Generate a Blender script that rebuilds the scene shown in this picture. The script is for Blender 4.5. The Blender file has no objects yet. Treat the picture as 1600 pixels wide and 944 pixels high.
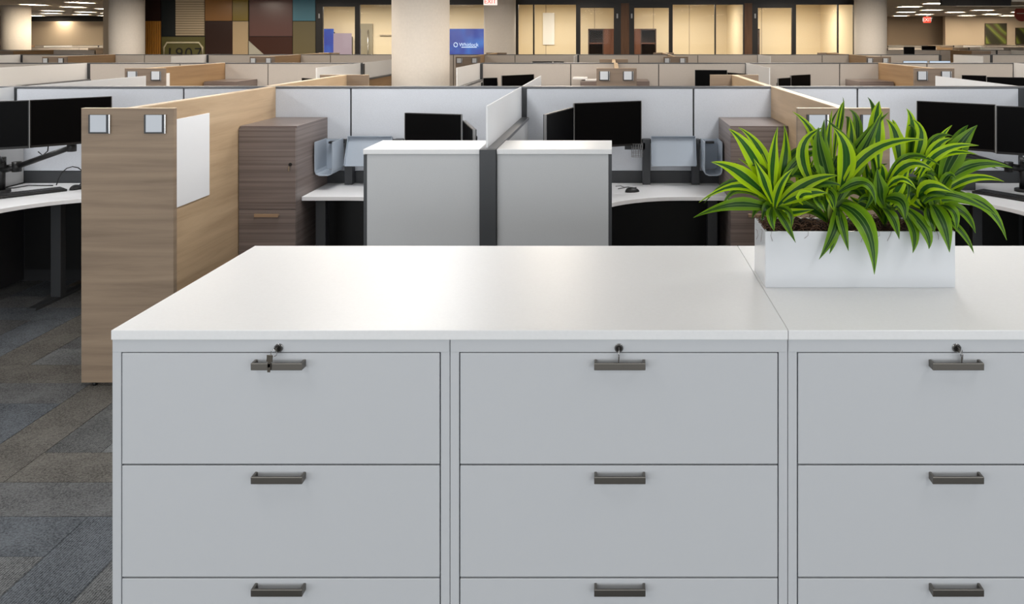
import bpy, bmesh, math, random
from mathutils import Vector, Matrix
random.seed(11)
R = math.radians
SC = bpy.context.scene
COL = SC.collection

# ------------------------------------------------------------------ camera, world, lights, exposure
F, CX, CY, EYE = 1330.0, 956.0, 56.0, 1.84        # focal length and principal point in px of the 1600x944 frame
cam_d = bpy.data.cameras.new('camera')
cam_d.sensor_fit = 'HORIZONTAL'; cam_d.sensor_width = 36
cam_d.lens = F / 1600 * 36
cam_d.shift_x = (800 - CX) / 1600
cam_d.shift_y = -(472 - CY) / 1600
cam_d.clip_end = 200; cam_d.clip_start = 0.05
cam = bpy.data.objects.new('camera', cam_d); COL.objects.link(cam)
cam.location = (0, 0, EYE); cam.rotation_euler = (R(90), 0, 0)
SC.camera = cam

w = bpy.data.worlds.new('world'); SC.world = w; w.use_nodes = True
w.node_tree.nodes['Background'].inputs[0].default_value = (0.9, 0.93, 1, 1)
w.node_tree.nodes['Background'].inputs[1].default_value = 0.02
SC.view_settings.view_transform = 'Standard'; SC.view_settings.look = 'None'
SC.view_settings.gamma = 1; SC.view_settings.use_curve_mapping = False
SC.view_settings.exposure = 0.0

CEIL = 2.8
def area(x, y, z, sx, sy, power, color, rx=0.0, ry=0.0):
    d = bpy.data.lights.new('area_light', 'AREA'); d.shape = 'RECTANGLE'
    d.size = sx; d.size_y = sy; d.energy = power; d.color = color
    o = bpy.data.objects.new('area_light', d); COL.objects.link(o)
    o.location = (x, y, z); o.rotation_euler = (rx, ry, 0)
    return o
NEUTRAL, WARM, AMBER, DAY = (1, .995, .985), (1, .885, .75), (1, .89, .75), (.90, .955, 1)
for y, pw in ((-3.4, 18), (-0.9, 17), (1.6, 11), (3.5, 13), (5.35, 28), (7.5, 32)):      # ceiling troffers above and behind the viewpoint
    for x in (-7.6, -4.6, -1.5, 1.6, 4.7):
        area(x, y, CEIL - .03, .6, 1.2, pw, NEUTRAL)
for x in (-12, -4, 4, 12):                           # area lights added as daylight from behind the viewpoint; no windows built
    area(x, -5.85, 1.4, 7.7, 2.5, 200, DAY, rx=R(90))
for x in (-13.5, -10.2, -7, -4.6, -.7, 2.6, 5.4, 8.6, 11.8):
    for y, pw in ((9.4, 36), (12.4, 36), (15.2, 23), (18.2, 32)):
        area(x, y, CEIL - .03, .6, 1.2, pw, WARM)
area(-2.65, 9.3, CEIL - .03, 1.2, .6, 46, WARM)  # extra light added to brighten the round column
for x, y, pw in ((-11, 19.3, 22), (-9.6, 20.3, 26), (-7.8, 20.3, 26), (-4.6, 20.5, 16), (-.7, 20.5, 16), (2.6, 20.5, 16), (4.6, 20.5, 20), (6.6, 19.2, 26)):  # some of these added to brighten the mural and the rear columns
    area(x, y, CEIL - .03, .6, .6, pw, WARM)
for x in (-7.6, -4.9, -1.4, 1.9, 4.9):               # the glazed offices
    area(x, 24.0, CEIL - .06, 1.6, 1.0, 94, AMBER)
area(-27.4, 40.9, CEIL - .35, .8, .3, 60, WARM, rx=R(-50))

# ------------------------------------------------------------------ helpers
def lin(c):
    return tuple(((v / 255) / 12.92 if v / 255 <= .04045 else ((v / 255 + .055) / 1.055) ** 2.4) for v in c) + (1,)

def X(px, d): return (px - CX) / F * d
def Z(py, d): return EYE - (py - CY) / F * d
def P(px, py, d): return Vector((X(px, d), d, Z(py, d)))

class MB:
    """collects shapes, builds one mesh object"""
    def __init__(s): s.bm = bmesh.new()
    def box(s, x0, x1, y0, y1, z0, z1, m=None):
        vs = [s.bm.verts.new(v) for v in ((x0,y0,z0),(x1,y0,z0),(x1,y1,z0),(x0,y1,z0),(x0,y0,z1),(x1,y0,z1),(x1,y1,z1),(x0,y1,z1))]
        if m is not None:
            for v in vs: v.co = m @ v.co
        for f in ((3,2,1,0),(4,5,6,7),(0,1,5,4),(1,2,6,5),(2,3,7,6),(3,0,4,7)):
            s.bm.faces.new([vs[i] for i in f])
        return s
    def prism(s, pts, z0, z1, m=None):
        a = [s.bm.verts.new((p[0], p[1], z0)) for p in pts]
        b = [s.bm.verts.new((p[0], p[1], z1)) for p in pts]
        n = len(pts)
        if m is not None:
            for v in a + b: v.co = m @ v.co
        s.bm.faces.new(a[::-1]); s.bm.faces.new(b)
        for i in range(n): s.bm.faces.new((a[i], a[(i+1) % n], b[(i+1) % n], b[i]))
        return s
    def cyl(s, x, y, z0, z1, r, n=16, r2=None, m=None):
        r2 = r if r2 is None else r2
        a = [s.bm.verts.new((x + r*math.cos(t*2*math.pi/n), y + r*math.sin(t*2*math.pi/n), z0)) for t in range(n)]
        b = [s.bm.verts.new((x + r2*math.cos(t*2*math.pi/n), y + r2*math.sin(t*2*math.pi/n), z1)) for t in range(n)]
        if m is not None:
            for v in a + b: v.co = m @ v.co
        s.bm.faces.new(a[::-1]); s.bm.faces.new(b)
        for i in range(n):
            f = s.bm.faces.new((a[i], a[(i+1) % n], b[(i+1) % n], b[i])); f.smooth = True
        return s
    def tube(s, pts, r, n=8, closed=False):
        pts = [Vector(p) for p in pts]; rings = []
        for i, p in enumerate(pts):
            if closed: t = pts[(i+1) % len(pts)] - pts[i-1]
            else: t = pts[min(i+1, len(pts)-1)] - pts[max(i-1, 0)]
            t.normalize()
            u = t.cross(Vector((0,0,1)));
            if u.length < .05: u = t.cross(Vector((1,0,0)))
            u.normalize(); v = t.cross(u)
            rings.append([s.bm.verts.new(p + r*(u*math.cos(k*2*math.pi/n) + v*math.sin(k*2*math.pi/n))) for k in range(n)])
        m = len(rings)
        for i in range(m if closed else m-1):
            for k in range(n):
                f = s.bm.faces.new((rings[i][k], rings[i][(k+1) % n], rings[(i+1) % m][(k+1) % n], rings[(i+1) % m][k])); f.smooth = True
        if not closed:
            s.bm.faces.new(rings[0][::-1]); s.bm.faces.new(rings[-1])
        return s
    def build(s, name, mat, parent=None, bevel=0.0, seg=2, at=None):
        bmesh.ops.recalc_face_normals(s.bm, faces=s.bm.faces)
        if bevel:
            es = [e for e in s.bm.edges if len(e.link_faces) == 2 and e.calc_face_angle(0) > .6]
            bmesh.ops.bevel(s.bm, geom=es, offset=bevel, segments=seg, profile=.6, affect='EDGES', clamp_overlap=True)
        org = Vector(at) if at is not None else Vector((0, 0, 0))
        if parent is not None and at is None: org = parent.matrix_world.translation.copy()
        for v in s.bm.verts: v.co -= org
        me = bpy.data.meshes.new(name); s.bm.to_mesh(me); s.bm.free()
        return link(name, me, mat, parent, org)

def link(name, me, mat, parent=None, org=(0, 0, 0)):
    if mat is not None and not me.materials: me.materials.append(mat)
    o = bpy.data.objects.new(name, me); COL.objects.link(o)
    if parent is None: o.location = org
    else:
        o.parent = parent; o.location = Vector(org) - world(parent)
    o.matrix_world = Matrix.Translation(Vector(org))
    if parent is not None:
        o.matrix_parent_inverse = Matrix.Identity(4); o.location = Vector(org) - world(parent)
    return o
POS = {}
def world(o):
    p = Vector(o.location)
    while o.parent: o = o.parent; p = p + Vector(o.location)
    return p

def tag(o, label=None, cat=None, group=None, kind=None):
    for k, v in (('label', label), ('category', cat), ('group', group), ('kind', kind)):
        if v: o[k] = v
    return o
def thing(name, loc, label, cat, group=None):
    o = bpy.data.objects.new(name, None); COL.objects.link(o); o.empty_display_size = .05
    o.location = loc; o.matrix_world = Matrix.Translation(Vector(loc))
    return tag(o, label, cat, group)
def struct(name, loc=(0, 0, 0)):
    o = bpy.data.objects.new(name, None); COL.objects.link(o); o.location = loc
    o.matrix_world = Matrix.Translation(Vector(loc)); o['kind'] = 'structure'
    return o
def bx(name, mat, parent, x0, x1, y0, y1, z0, z1, bevel=0.0, seg=2):
    return MB().box(x0, x1, y0, y1, z0, z1).build(name, mat, parent, bevel, seg)
def sbox(name, mat, x0, x1, y0, y1, z0, z1):
    o = bx(name, mat, None, x0, x1, y0, y1, z0, z1); o['kind'] = 'structure'; return o
def text_mesh(name, s, size, mat, parent, center, depth=.002, rot=(R(90), 0, 0), spacing=1.0):
    c = bpy.data.curves.new('lettering', 'FONT'); c.body = s; c.size = size; c.extrude = depth
    c.offset = -.0035 if s == '1907' else 0
    c.align_x = 'CENTER'; c.align_y = 'CENTER'; c.space_character = spacing
    o = bpy.data.objects.new('lettering', c); COL.objects.link(o)
    bpy.context.view_layer.update()
    me = bpy.data.meshes.new_from_object(o.evaluated_get(bpy.context.evaluated_depsgraph_get()))
    bpy.data.objects.remove(o); me.name = name
    from mathutils import Euler
    me.transform(Euler(rot).to_matrix().to_4x4())
    me.materials.clear()
    return link(name, me, mat, parent, center)

# ------------------------------------------------------------------ materials
def mat(name, c, rough=.5, metal=0.0, spec=.5, emit=None, es=0.0):
    m = bpy.data.materials.new(name); m.use_nodes = True
    b = m.node_tree.nodes['Principled BSDF']
    b.inputs['Base Color'].default_value = lin(c); b.inputs['Roughness'].default_value = rough
    b.inputs['Metallic'].default_value = metal; b.inputs['Specular IOR Level'].default_value = spec
    if emit:
        b.inputs['Emission Color'].default_value = lin(emit); b.inputs['Emission Strength'].default_value = es
    return m
def N(m, t, **k):
    n = m.node_tree.nodes.new(t)
    for a, v in k.items():
        if a in n.inputs: n.inputs[a].default_value = v
        else: setattr(n, a, v)
    return n
def L(m, a, b): m.node_tree.links.new(a, b)
def ramp(m, stops):
    r = N(m, 'ShaderNodeValToRGB'); e = r.color_ramp.elements
    while len(e) < len(stops): e.new(.5)
    for i, (p, c) in enumerate(stops): e[i].position = p; e[i].color = lin(c)
    return r
def coords(m, scale, kind='Object'):
    t = N(m, 'ShaderNodeTexCoord'); mp = N(m, 'ShaderNodeMapping'); mp.inputs['Scale'].default_value = scale
    L(m, t.outputs[kind], mp.inputs['Vector']); return mp.outputs['Vector']
def bsdf(m): return m.node_tree.nodes['Principled BSDF']

def wood(name, stops, scale, rough=.45, detail=5):
    m = mat(name, stops[0][1], rough, spec=.35)
    n = N(m, 'ShaderNodeTexNoise'); n.inputs['Scale'].default_value = 1; n.inputs['Detail'].default_value = detail
    n.inputs['Roughness'].default_value = .62; n.inputs['Distortion'].default_value = .35
    L(m, coords(m, scale), n.inputs['Vector'])
    r = ramp(m, stops); L(m, n.outputs['Fac'], r.inputs['Fac']); L(m, r.outputs['Color'], bsdf(m).inputs['Base Color'])
    bp = N(m, 'ShaderNodeBump'); bp.inputs['Strength'].default_value = .06; bp.inputs['Distance'].default_value = .002
    L(m, n.outputs['Fac'], bp.inputs['Height']); L(m, bp.outputs['Normal'], bsdf(m).inputs['Normal'])
    return m
def speckle(name, c, rough, amt=.06, scale=300, bump=.1, spec=.3):
    m = mat(name, c, rough, spec=spec)
    n = N(m, 'ShaderNodeTexNoise'); n.inputs['Scale'].default_value = scale; n.inputs['Detail'].default_value = 2
    L(m, coords(m, (1, 1, 1)), n.inputs['Vector'])
    lo = tuple(v * (1 - amt) for v in c); hi = tuple(min(255, v * (1 + amt)) for v in c)
    r = ramp(m, ((.3, lo), (.7, hi))); L(m, n.outputs['Fac'], r.inputs['Fac']); L(m, r.outputs['Color'], bsdf(m).inputs['Base Color'])
    bp = N(m, 'ShaderNodeBump'); bp.inputs['Strength'].default_value = bump; bp.inputs['Distance'].default_value = .001
    L(m, n.outputs['Fac'], bp.inputs['Height']); L(m, bp.outputs['Normal'], bsdf(m).inputs['Normal'])
    return m

M = {}
M['worktop'] = speckle('white_laminate', (230, 231, 232), .36, .006, 120, .01, .5)
M['cabinet'] = speckle('cabinet_paint', (194, 197, 201), .42, .006, 900, .03, .4)
M['carcass'] = mat('cabinet_carcass', (206, 209, 213), .45)
M['gap'] = mat('dark_gap', (40, 40, 42), .8)
M['nickel'] = mat('brushed_nickel', (124, 120, 114), .42, 1.0)
M['keymetal'] = mat('dull_key_metal', (104, 98, 90), .4, .9)
M['chrome'] = mat('chrome', (200, 200, 200), .15, 1.0)
M['darkmetal'] = mat('dark_lock_face', (52, 50, 48), .4, .8)
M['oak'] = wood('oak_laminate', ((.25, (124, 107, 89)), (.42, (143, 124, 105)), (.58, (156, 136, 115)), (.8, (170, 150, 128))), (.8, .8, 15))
M['oaklit'] = wood('oak_laminate_lit', ((.25, (166, 140, 110)), (.42, (184, 157, 125)), (.58, (196, 169, 136)), (.8, (208, 182, 149))), (.8, .8, 13))  # same oak, lightened to put side light into the side panels
M['oakfarlit'] = wood('far_oak_laminate_lit', ((.25, (140, 112, 82)), (.45, (158, 128, 94)), (.6, (170, 140, 104)), (.8, (182, 152, 116))), (.5, .5, 11))  # far side panels: same oak with warm side light in its colour
M['oakfar'] = wood('far_oak_laminate', ((.25, (116, 102, 90)), (.45, (130, 115, 102)), (.6, (138, 123, 109)), (.8, (148, 133, 118))), (.5, .5, 11))  # far end panels: same oak, darkened to offset the warm lights
M['oakedge'] = mat('oak_edge_band', (214, 190, 158), .4)
M['walnut'] = wood('grey_walnut_laminate', ((.22, (92, 81, 77)), (.42, (116, 104, 100)), (.58, (132, 120, 115)), (.8, (152, 141, 135))), (.6, .6, 60), .36, 5)
M['fabric'] = speckle('panel_fabric', (206, 210, 217), .85, .035, 420, .25, .1)
M['fabricfar'] = speckle('panel_fabric_warm_lit', (206, 200, 194), .85, .035, 420, .25, .1)  # same fabric with the warm far light put into its colour
M['rail'] = mat('graphite_trim', (66, 68, 71), .45, .2)
M['cap'] = mat('pewter_cap', (104, 106, 110), .4, .3)
M['core'] = mat('partition_core', (42, 42, 45), .7)
M['lowpanel'] = speckle('low_panel_laminate', (196, 198, 200), .5, .01, 200, .02, .3)
M['black'] = mat('black_plastic', (17, 17, 18), .42)
M['screen'] = mat('monitor_screen', (9, 9, 10), .3, spec=.05)
M['key'] = mat('keyboard_keys', (26, 26, 28), .5)
M['bezel'] = mat('silver_bezel', (150, 150, 150), .35, .6)
M['tray'] = mat('pale_blue_tray', (168, 178, 190), .45)
M['deskwhite'] = mat('desk_laminate', (240, 240, 242), .4)
M['paper'] = mat('white_board', (244, 245, 247), .25)
M['plate'] = mat('name_plate_insert', (206, 212, 220), .35)
M['column'] = speckle('column_plaster', (236, 230, 222), .6, .01, 30, .02, .3)
M['ceiling'] = speckle('ceiling_tile', (214, 206, 196), .9, .05, 8, .05, .1)
M['wall'] = mat('beige_wall', (196, 180, 158), .8)
M['walldark'] = mat('beige_wall_dim', (160, 142, 122), .8)  # the beige wall again, weaker light put into its colour
M['soffit'] = mat('black_soffit', (12, 12, 14), .6)
M['frame'] = mat('dark_window_frame', (40, 38, 37), .4, .3)
M['woodjamb'] = wood('brown_wood_panel', ((.3, (92, 64, 44)), (.7, (122, 88, 62))), (14, 14, 1.2))
M['bookcase'] = wood('espresso_wood', ((.3, (84, 52, 40)), (.7, (112, 74, 58))), (10, 10, 1.0))
M['bookdark'] = mat('espresso_inside', (62, 44, 38), .6)
M['office'] = mat('office_wall', (230, 215, 186), .7)
M['offdoor'] = mat('grey_door', (150, 142, 122), .5)
M['terracotta'] = mat('brick_red', (150, 62, 52), .6)
M['soil'] = speckle('soil', (44, 31, 24), .95, .4, 90, .6, .1)
M['moss'] = mat('dried_moss', (96, 68, 48), .9)
M['planter'] = mat('planter_gloss_white', (206, 209, 213), .16)
M['stem'] = mat('plant_stem', (130, 150, 60), .6)
M['troffer'] = mat('troffer_frame', (220, 215, 205), .5)

m = mat('frosted_glass', (246, 247, 248), .35)
b = bsdf(m); out = m.node_tree.nodes['Material Output']
tr = N(m, 'ShaderNodeBsdfTransparent'); tl = N(m, 'ShaderNodeBsdfTranslucent'); tl.inputs[0].default_value = lin((235, 238, 242))
mx = N(m, 'ShaderNodeMixShader'); mx.inputs[0].default_value = .3; L(m, b.outputs[0], mx.inputs[1]); L(m, tl.outputs[0], mx.inputs[2])
mx2 = N(m, 'ShaderNodeMixShader'); mx2.inputs[0].default_value = .06; L(m, mx.outputs[0], mx2.inputs[1]); L(m, tr.outputs[0], mx2.inputs[2])
L(m, mx2.outputs[0], out.inputs[0]); M['frost'] = m

m = bpy.data.materials.new('window_glass'); m.use_nodes = True; m.node_tree.nodes.clear()
out = N(m, 'ShaderNodeOutputMaterial'); tr = N(m, 'ShaderNodeBsdfTransparent'); gl = N(m, 'ShaderNodeBsdfGlossy'); gl.inputs['Roughness'].default_value = .03
fr = N(m, 'ShaderNodeFresnel'); fr.inputs['IOR'].default_value = 1.15
mx = N(m, 'ShaderNodeMixShader'); L(m, fr.outputs[0], mx.inputs[0]); L(m, tr.outputs[0], mx.inputs[1]); L(m, gl.outputs[0], mx.inputs[2]); L(m, mx.outputs[0], out.inputs[0])
tr.inputs[0].default_value = (.96, .97, .96, 1); M['glass'] = m

def emis(name, c, s): return mat(name, (10, 10, 10), .6, emit=c, es=s)
M['lamp'] = emis('lamp_diffuser', (255, 236, 208), 46)
M['exitred'] = emis('exit_red', (255, 60, 36), 1.6)
M['exitwhite'] = emis('exit_white', (255, 236, 225), 1.1)
M['litscreen'] = emis('lit_screen', (205, 225, 245), 1.0)
M['textwhite'] = emis('screen_lettering', (215, 232, 255), 1.2)
M['pinkreflection'] = emis('pink_reflection', (226, 196, 206), .55)  # glow for the pinkish reflection in the door glass
m = emis('blue_screen', (60, 90, 190), .8); t = coords(m, (1, 1, 1)); n = N(m, 'ShaderNodeTexNoise'); n.inputs['Scale'].default_value = 1.6
L(m, t, n.inputs['Vector']); r = ramp(m, ((.3, (52, 60, 140)), (.5, (64, 84, 178)), (.7, (70, 128, 220)))); L(m, n.outputs['Fac'], r.inputs['Fac']); L(m, r.outputs['Color'], bsdf(m).inputs['Emission Color'])
M['bluescreen'] = m
m = mat('leaf_painting', (60, 70, 30), .6); n = N(m, 'ShaderNodeTexNoise'); n.inputs['Scale'].default_value = 1.3; n.inputs['Distortion'].default_value = .5
wv = N(m, 'ShaderNodeTexWave'); wv.wave_type = 'BANDS'; wv.bands_direction = 'DIAGONAL'; wv.inputs['Scale'].default_value = .5; wv.inputs['Distortion'].default_value = 5; wv.inputs['Detail Scale'].default_value = .7
L(m, coords(m, (1, 1, 1)), wv.inputs['Vector']); r = ramp(m, ((.2, (46, 44, 28)), (.45, (78, 84, 38)), (.62, (118, 130, 50)), (.85, (96, 108, 52)), (1, (74, 62, 38)))); L(m, wv.outputs['Fac'], r.inputs['Fac']); L(m, r.outputs['Color'], bsdf(m).inputs['Base Color'])
M['painting'] = m

# leaf: lime margins, pale hairlines, dark green centre (u across the blade)
def leafmat(name, edge, edge2, line, dark, mid):
    m = mat(name, edge, .4, spec=.28)
    uv = N(m, 'ShaderNodeUVMap'); sp = N(m, 'ShaderNodeSeparateXYZ'); L(m, uv.outputs[0], sp.inputs[0])
    r = ramp(m, ((0, edge), (.28, edge2), (.30, line), (.32, dark), (.46, dark), (.5, mid), (.54, dark), (.68, dark), (.70, line), (.72, edge2), (1, edge)))
    L(m, sp.outputs[0], r.inputs['Fac'])
    oi = N(m, 'ShaderNodeObjectInfo'); hs = N(m, 'ShaderNodeHueSaturation'); mr = N(m, 'ShaderNodeMapRange')
    mr.inputs['To Min'].default_value = .8; mr.inputs['To Max'].default_value = 1.1; L(m, oi.outputs['Random'], mr.inputs['Value'])
    L(m, mr.outputs[0], hs.inputs['Value']); L(m, r.outputs['Color'], hs.inputs['Color']); L(m, hs.outputs[0], bsdf(m).inputs['Base Color'])
    tl = N(m, 'ShaderNodeBsdfTranslucent'); L(m, hs.outputs[0], tl.inputs[0]); mx = N(m, 'ShaderNodeMixShader'); mx.inputs[0].default_value = .2
    L(m, bsdf(m).outputs[0], mx.inputs[1]); L(m, tl.outputs[0], mx.inputs[2]); L(m, mx.outputs[0], m.node_tree.nodes['Material Output'].inputs[0])
    return m
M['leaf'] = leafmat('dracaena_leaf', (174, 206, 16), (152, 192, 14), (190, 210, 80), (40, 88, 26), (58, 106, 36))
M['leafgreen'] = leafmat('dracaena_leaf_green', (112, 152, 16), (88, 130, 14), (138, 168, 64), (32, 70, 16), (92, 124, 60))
M['leafdark'] = leafmat('dracaena_leaf_inner', (84, 120, 14), (66, 102, 12), (84, 116, 28), (28, 66, 18), (36, 76, 24))  # darker leaf copy, shade inside the plant put into its colour

def carpet(name, a, bcol, vertical):
    m = mat(name, a, .95, spec=.05)
    v = coords(m, (1, 1, 1))
    wv = N(m, 'ShaderNodeTexWave'); wv.bands_direction = 'X' if vertical else 'Y'
    wv.inputs['Scale'].default_value = 34; wv.inputs['Distortion'].default_value = 2.5; wv.inputs['Detail'].default_value = 2; wv.inputs['Detail Scale'].default_value = 6
    L(m, v, wv.inputs['Vector'])
    n = N(m, 'ShaderNodeTexNoise'); n.inputs['Scale'].default_value = 150; n.inputs['Detail'].default_value = 3; L(m, v, n.inputs['Vector'])
    n2 = N(m, 'ShaderNodeTexNoise'); n2.inputs['Scale'].default_value = 5; n2.inputs['Detail'].default_value = 2; L(m, v, n2.inputs['Vector'])
    a1 = N(m, 'ShaderNodeMath', operation='MULTIPLY'); a1.inputs[1].default_value = .28; L(m, wv.outputs['Fac'], a1.inputs[0])
    a2 = N(m, 'ShaderNodeMath', operation='MULTIPLY_ADD'); a2.inputs[1].default_value = .9; L(m, n.outputs['Fac'], a2.inputs[0]); L(m, a1.outputs[0], a2.inputs[2])
    a3 = N(m, 'ShaderNodeMath', operation='MULTIPLY_ADD'); a3.inputs[1].default_value = .42; L(m, n2.outputs['Fac'], a3.inputs[0]); L(m, a2.outputs[0], a3.inputs[2])
    r = ramp(m, ((.45, a), (1.0, bcol))); L(m, a3.outputs[0], r.inputs['Fac']); L(m, r.outputs['Color'], bsdf(m).inputs['Base Color'])
    bp = N(m, 'ShaderNodeBump'); bp.inputs['Strength'].default_value = .5; bp.inputs['Distance'].default_value = .003
    L(m, a2.outputs[0], bp.inputs['Height']); L(m, bp.outputs['Normal'], bsdf(m).inputs['Normal'])
    return m
TONES = (((41, 42, 43), (118, 119, 120)), ((43, 42, 40), (120, 117, 112)), ((41, 43, 46), (114, 119, 125)),
         ((45, 46, 47), (128, 130, 131)), ((39, 40, 41), (111, 112, 112)), ((44, 41, 38), (121, 114, 106)))

# ------------------------------------------------------------------ shell
floor = sbox('floor', carpet('carpet_far', (41, 42, 43), (104, 104, 105), True), -32, 32, -6, 43, -.1, 0)
sbox('ceiling', M['ceiling'], -32, 32, -6, 43, CEIL, CEIL + .1)
sbox('wall_left', M['wall'], -32.2, -32, -6, 43, 0, CEIL)
sbox('wall_right', M['wall'], 32, 32.2, -6, 43, 0, CEIL)
sbox('wall_front', M['wall'], -32, 32, -6.2, -6, 0, CEIL)
sbox('wall_back', M['walldark'], -32, 32, 42.2, 42.4, 0, CEIL)
sbox('wall_back_left', M['wall'], -32, -14, 42.0, 42.2, 0, CEIL)  # added lighter sheet, the stronger light here put into its colour
sbox('wall_back_light', M['wall'], X(1477, 41), 32, 41, 41.3, 0, CEIL)

# carpet planks in an axis-aligned herringbone, where the photo shows the floor
meshes = {}
for v in (0, 1):
    for k, (a, bc) in enumerate(TONES):
        o = MB().box(-.1235 if v else -.4985, .1235 if v else .4985, -.4985 if v else -.1235, .4985 if v else .1235, 0, .004)
        me = bpy.data.meshes.new('carpet_tile'); bmesh.ops.recalc_face_normals(o.bm, faces=o.bm.faces); o.bm.to_mesh(me); o.bm.free()
        me.materials.append(carpet('carpet_tone', a, bc, bool(v))); meshes[v, k] = me
S = .25
for i in range(-24, -4):
    for j in range(6, 32):
        k = (i - j) % 8
        if k == 0: x, y, v = (i + 2) * S, (j + .5) * S, 0
        elif k == 7: x, y, v = (i + .5) * S, (j + 2) * S, 1
        else: continue
        o = bpy.data.objects.new('carpet_tile', meshes[v, random.choice((0, 0, 1, 1, 2, 2, 3, 4, 4, 5))]); COL.objects.link(o)
        o.parent = floor; o.location = (x, y, 0)

# ------------------------------------------------------------------ filing cabinets and their tops
SCL = F / 2.303
FY = 2.303
def cx(px): return (px - CX) / SCL
def cz(py): return EYE - (py - CY) / SCL
CAB = [cx(175), cx(703), cx(1231), cx(1759), cx(2287)]
TOPZ = EYE - .795
nm = ('left end', 'middle', 'right')
CLAB = ('pale grey lateral filing cabinet at the open end of the row beside the carpet',
        'pale grey lateral filing cabinet between two others, midway along the row',
        'pale grey lateral filing cabinet standing beneath the leafy planter',
        'pale grey lateral filing cabinet continuing the row past the frame edge')
HX = ((392, 477), (929, 1008), (1454, 1538), (1980, 2065))
LOCKX = (436.5, 967, 1493.5, 2021)
DR = [(cz(551), cz(727)), (cz(727), cz(903.5)), (cz(903.5), cz(1080))]
def handle(name, parent, x0, x1, zc):
    r = .0085; h = .0095
    mb = MB(); y = FY
    mb.box(x0, x1, y - .030, y - .023, zc - h, zc + h)
    mb.prism([(x0, y - .0235), (x0 + .007, y - .0235), (x0 + .007, y + .002), (x0, y + .002)], zc - h, zc + h)
    mb.prism([(x1 - .007, y - .0235), (x1, y - .0235), (x1, y + .002), (x1 - .007, y + .002)], zc - h, zc + h)
    return mb.build(name, M['nickel'], parent, .0016, 2)
for i in range(4):
    x0, x1 = CAB[i] + .0008, CAB[i+1] - .0008
    t = thing('filing_cabinet', ((x0 + x1) / 2, FY + .45, 0), CLAB[i], 'filing cabinet', 'lateral filing cabinets in a row')
    zt = TOPZ - .026
    mb = MB()
    st = .024
    mb.box(x0, x0 + st, FY, FY + .9, .0, zt); mb.box(x1 - st, x1, FY, FY + .9, .0, zt)
    mb.box(x0 + st, x1 - st, FY + .88, FY + .9, 0, zt)
    mb.box(x0 + st, x1 - st, FY + .012, FY + .88, 0, .06)
    mb.build('carcass', M['cabinet'], t, .0015)
    bx('header_rail', M['cabinet'], t, x0 + .001, x1 - .001, FY - .0015, FY + .85, cz(550.2), zt, .0015)
    bx('inner_case', M['gap'], t, x0 + st, x1 - st, FY + .022, FY + .87, .06, cz(551))
    for k, (zu, zl) in enumerate(DR):
        d = bx('drawer', M['cabinet'], t, x0 + st + .003, x1 - st - .003, FY - .001, FY + .02, zl + .0035, zu - .001, .002)
        hx0, hx1 = HX[i]
        # bar stands .03 proud, so its size in the picture is that of a nearer plane
        a, bq = (hx0 - CX) / F * (FY - .03), (hx1 - CX) / F * (FY - .03)
        w_ = .1375; c = (a + bq) / 2
        if i == 0: c = X(425, FY - .03) + .0
        if i == 0: a, bq = X(391.5, FY - .03), X(391.5, FY - .03) + w_
        if i == 1: a, bq = c - w_ / 2, c + w_ / 2
        if i >= 2: a, bq = X(HX[i][1], FY - .03) - w_, X(HX[i][1], FY - .03)
        handle('handle', d, a, bq, Z((573.5, 751.5, 927.5)[k], FY - .03))
    # lock: ring, dark face
    lx, lz = cx(LOCKX[i]), cz(543)
    Mx = Matrix.Translation((lx, FY, lz)) @ Matrix.Rotation(R(90), 4, 'X')
    lk = MB().cyl(0, 0, -.004, .008, .0125, 24, .0115, Mx).build('lock', M['chrome'], t)
    MB().cyl(0, 0, .008, .0092, .0085, 20, .0085, Mx).box(-.0012, .0012, -.006, .006, .0088, .0096, Mx).build('keyhole', M['darkmetal'], lk)
def key_blade(mb, c, w0, h, yaw, tilt):
    m_ = Matrix.Translation(c) @ Matrix.Rotation(tilt, 4, 'Y') @ Matrix.Rotation(yaw, 4, 'Z')
    mb.box(-w0/2, w0/2, -.001, .001, -.40*h, 0, m_)
    mb.prism([(-w0*.25, -.0008), (w0*.25, -.0008), (w0*.25, .0008), (-w0*.25, .0008)], -h, -.38*h, m_)
    mb.box(-w0*.32, w0*.2, -.0008, .0008, -.72*h, -.5*h, m_)
KL = ('small key on a ring hanging in the lock beside the carpet end',
      'thin edge-on key hanging from the middle cabinet lock',
      'small silver key on a ring hanging from the lock below the planter')
for i in range(3):
    lx, lz = cx(LOCKX[i]), cz(543)
    dx = (-.012, .0006, .012)[i]
    t = thing('key', (lx, FY - .02, lz), KL[i], 'key', 'keys hanging in the cabinet locks')
    y = FY - .018
    mb = MB(); m_ = Matrix.Translation((lx, FY, lz))
    mb.box(-.001, .001, -.024, -.0085, -.006, .006, m_) ; mb.build('inserted_key', M['nickel'], t, .0004, 1)
    yw = (0, R(82), R(55))[i]
    ring = [(lx + dx * .6 + .0085 * math.cos(a) * math.cos(yw), FY - .02 + .0085 * math.cos(a) * math.sin(yw), lz - .008 + .0085 * math.sin(a)) for a in [q * math.pi / 8 for q in range(16)]]
    MB().tube(ring, .0012, 6, True).build('ring', M['chrome'], t)
    mb = MB(); key_blade(mb, Vector((lx + dx, FY - (.034, .013, .013)[i % 3], lz - (.008, .016, .016)[i % 3])), .016, (.046, .034, .034)[i % 3], yw, R(4)); mb.build('hanging_key', M['keymetal'], t, .0004, 1)

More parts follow.
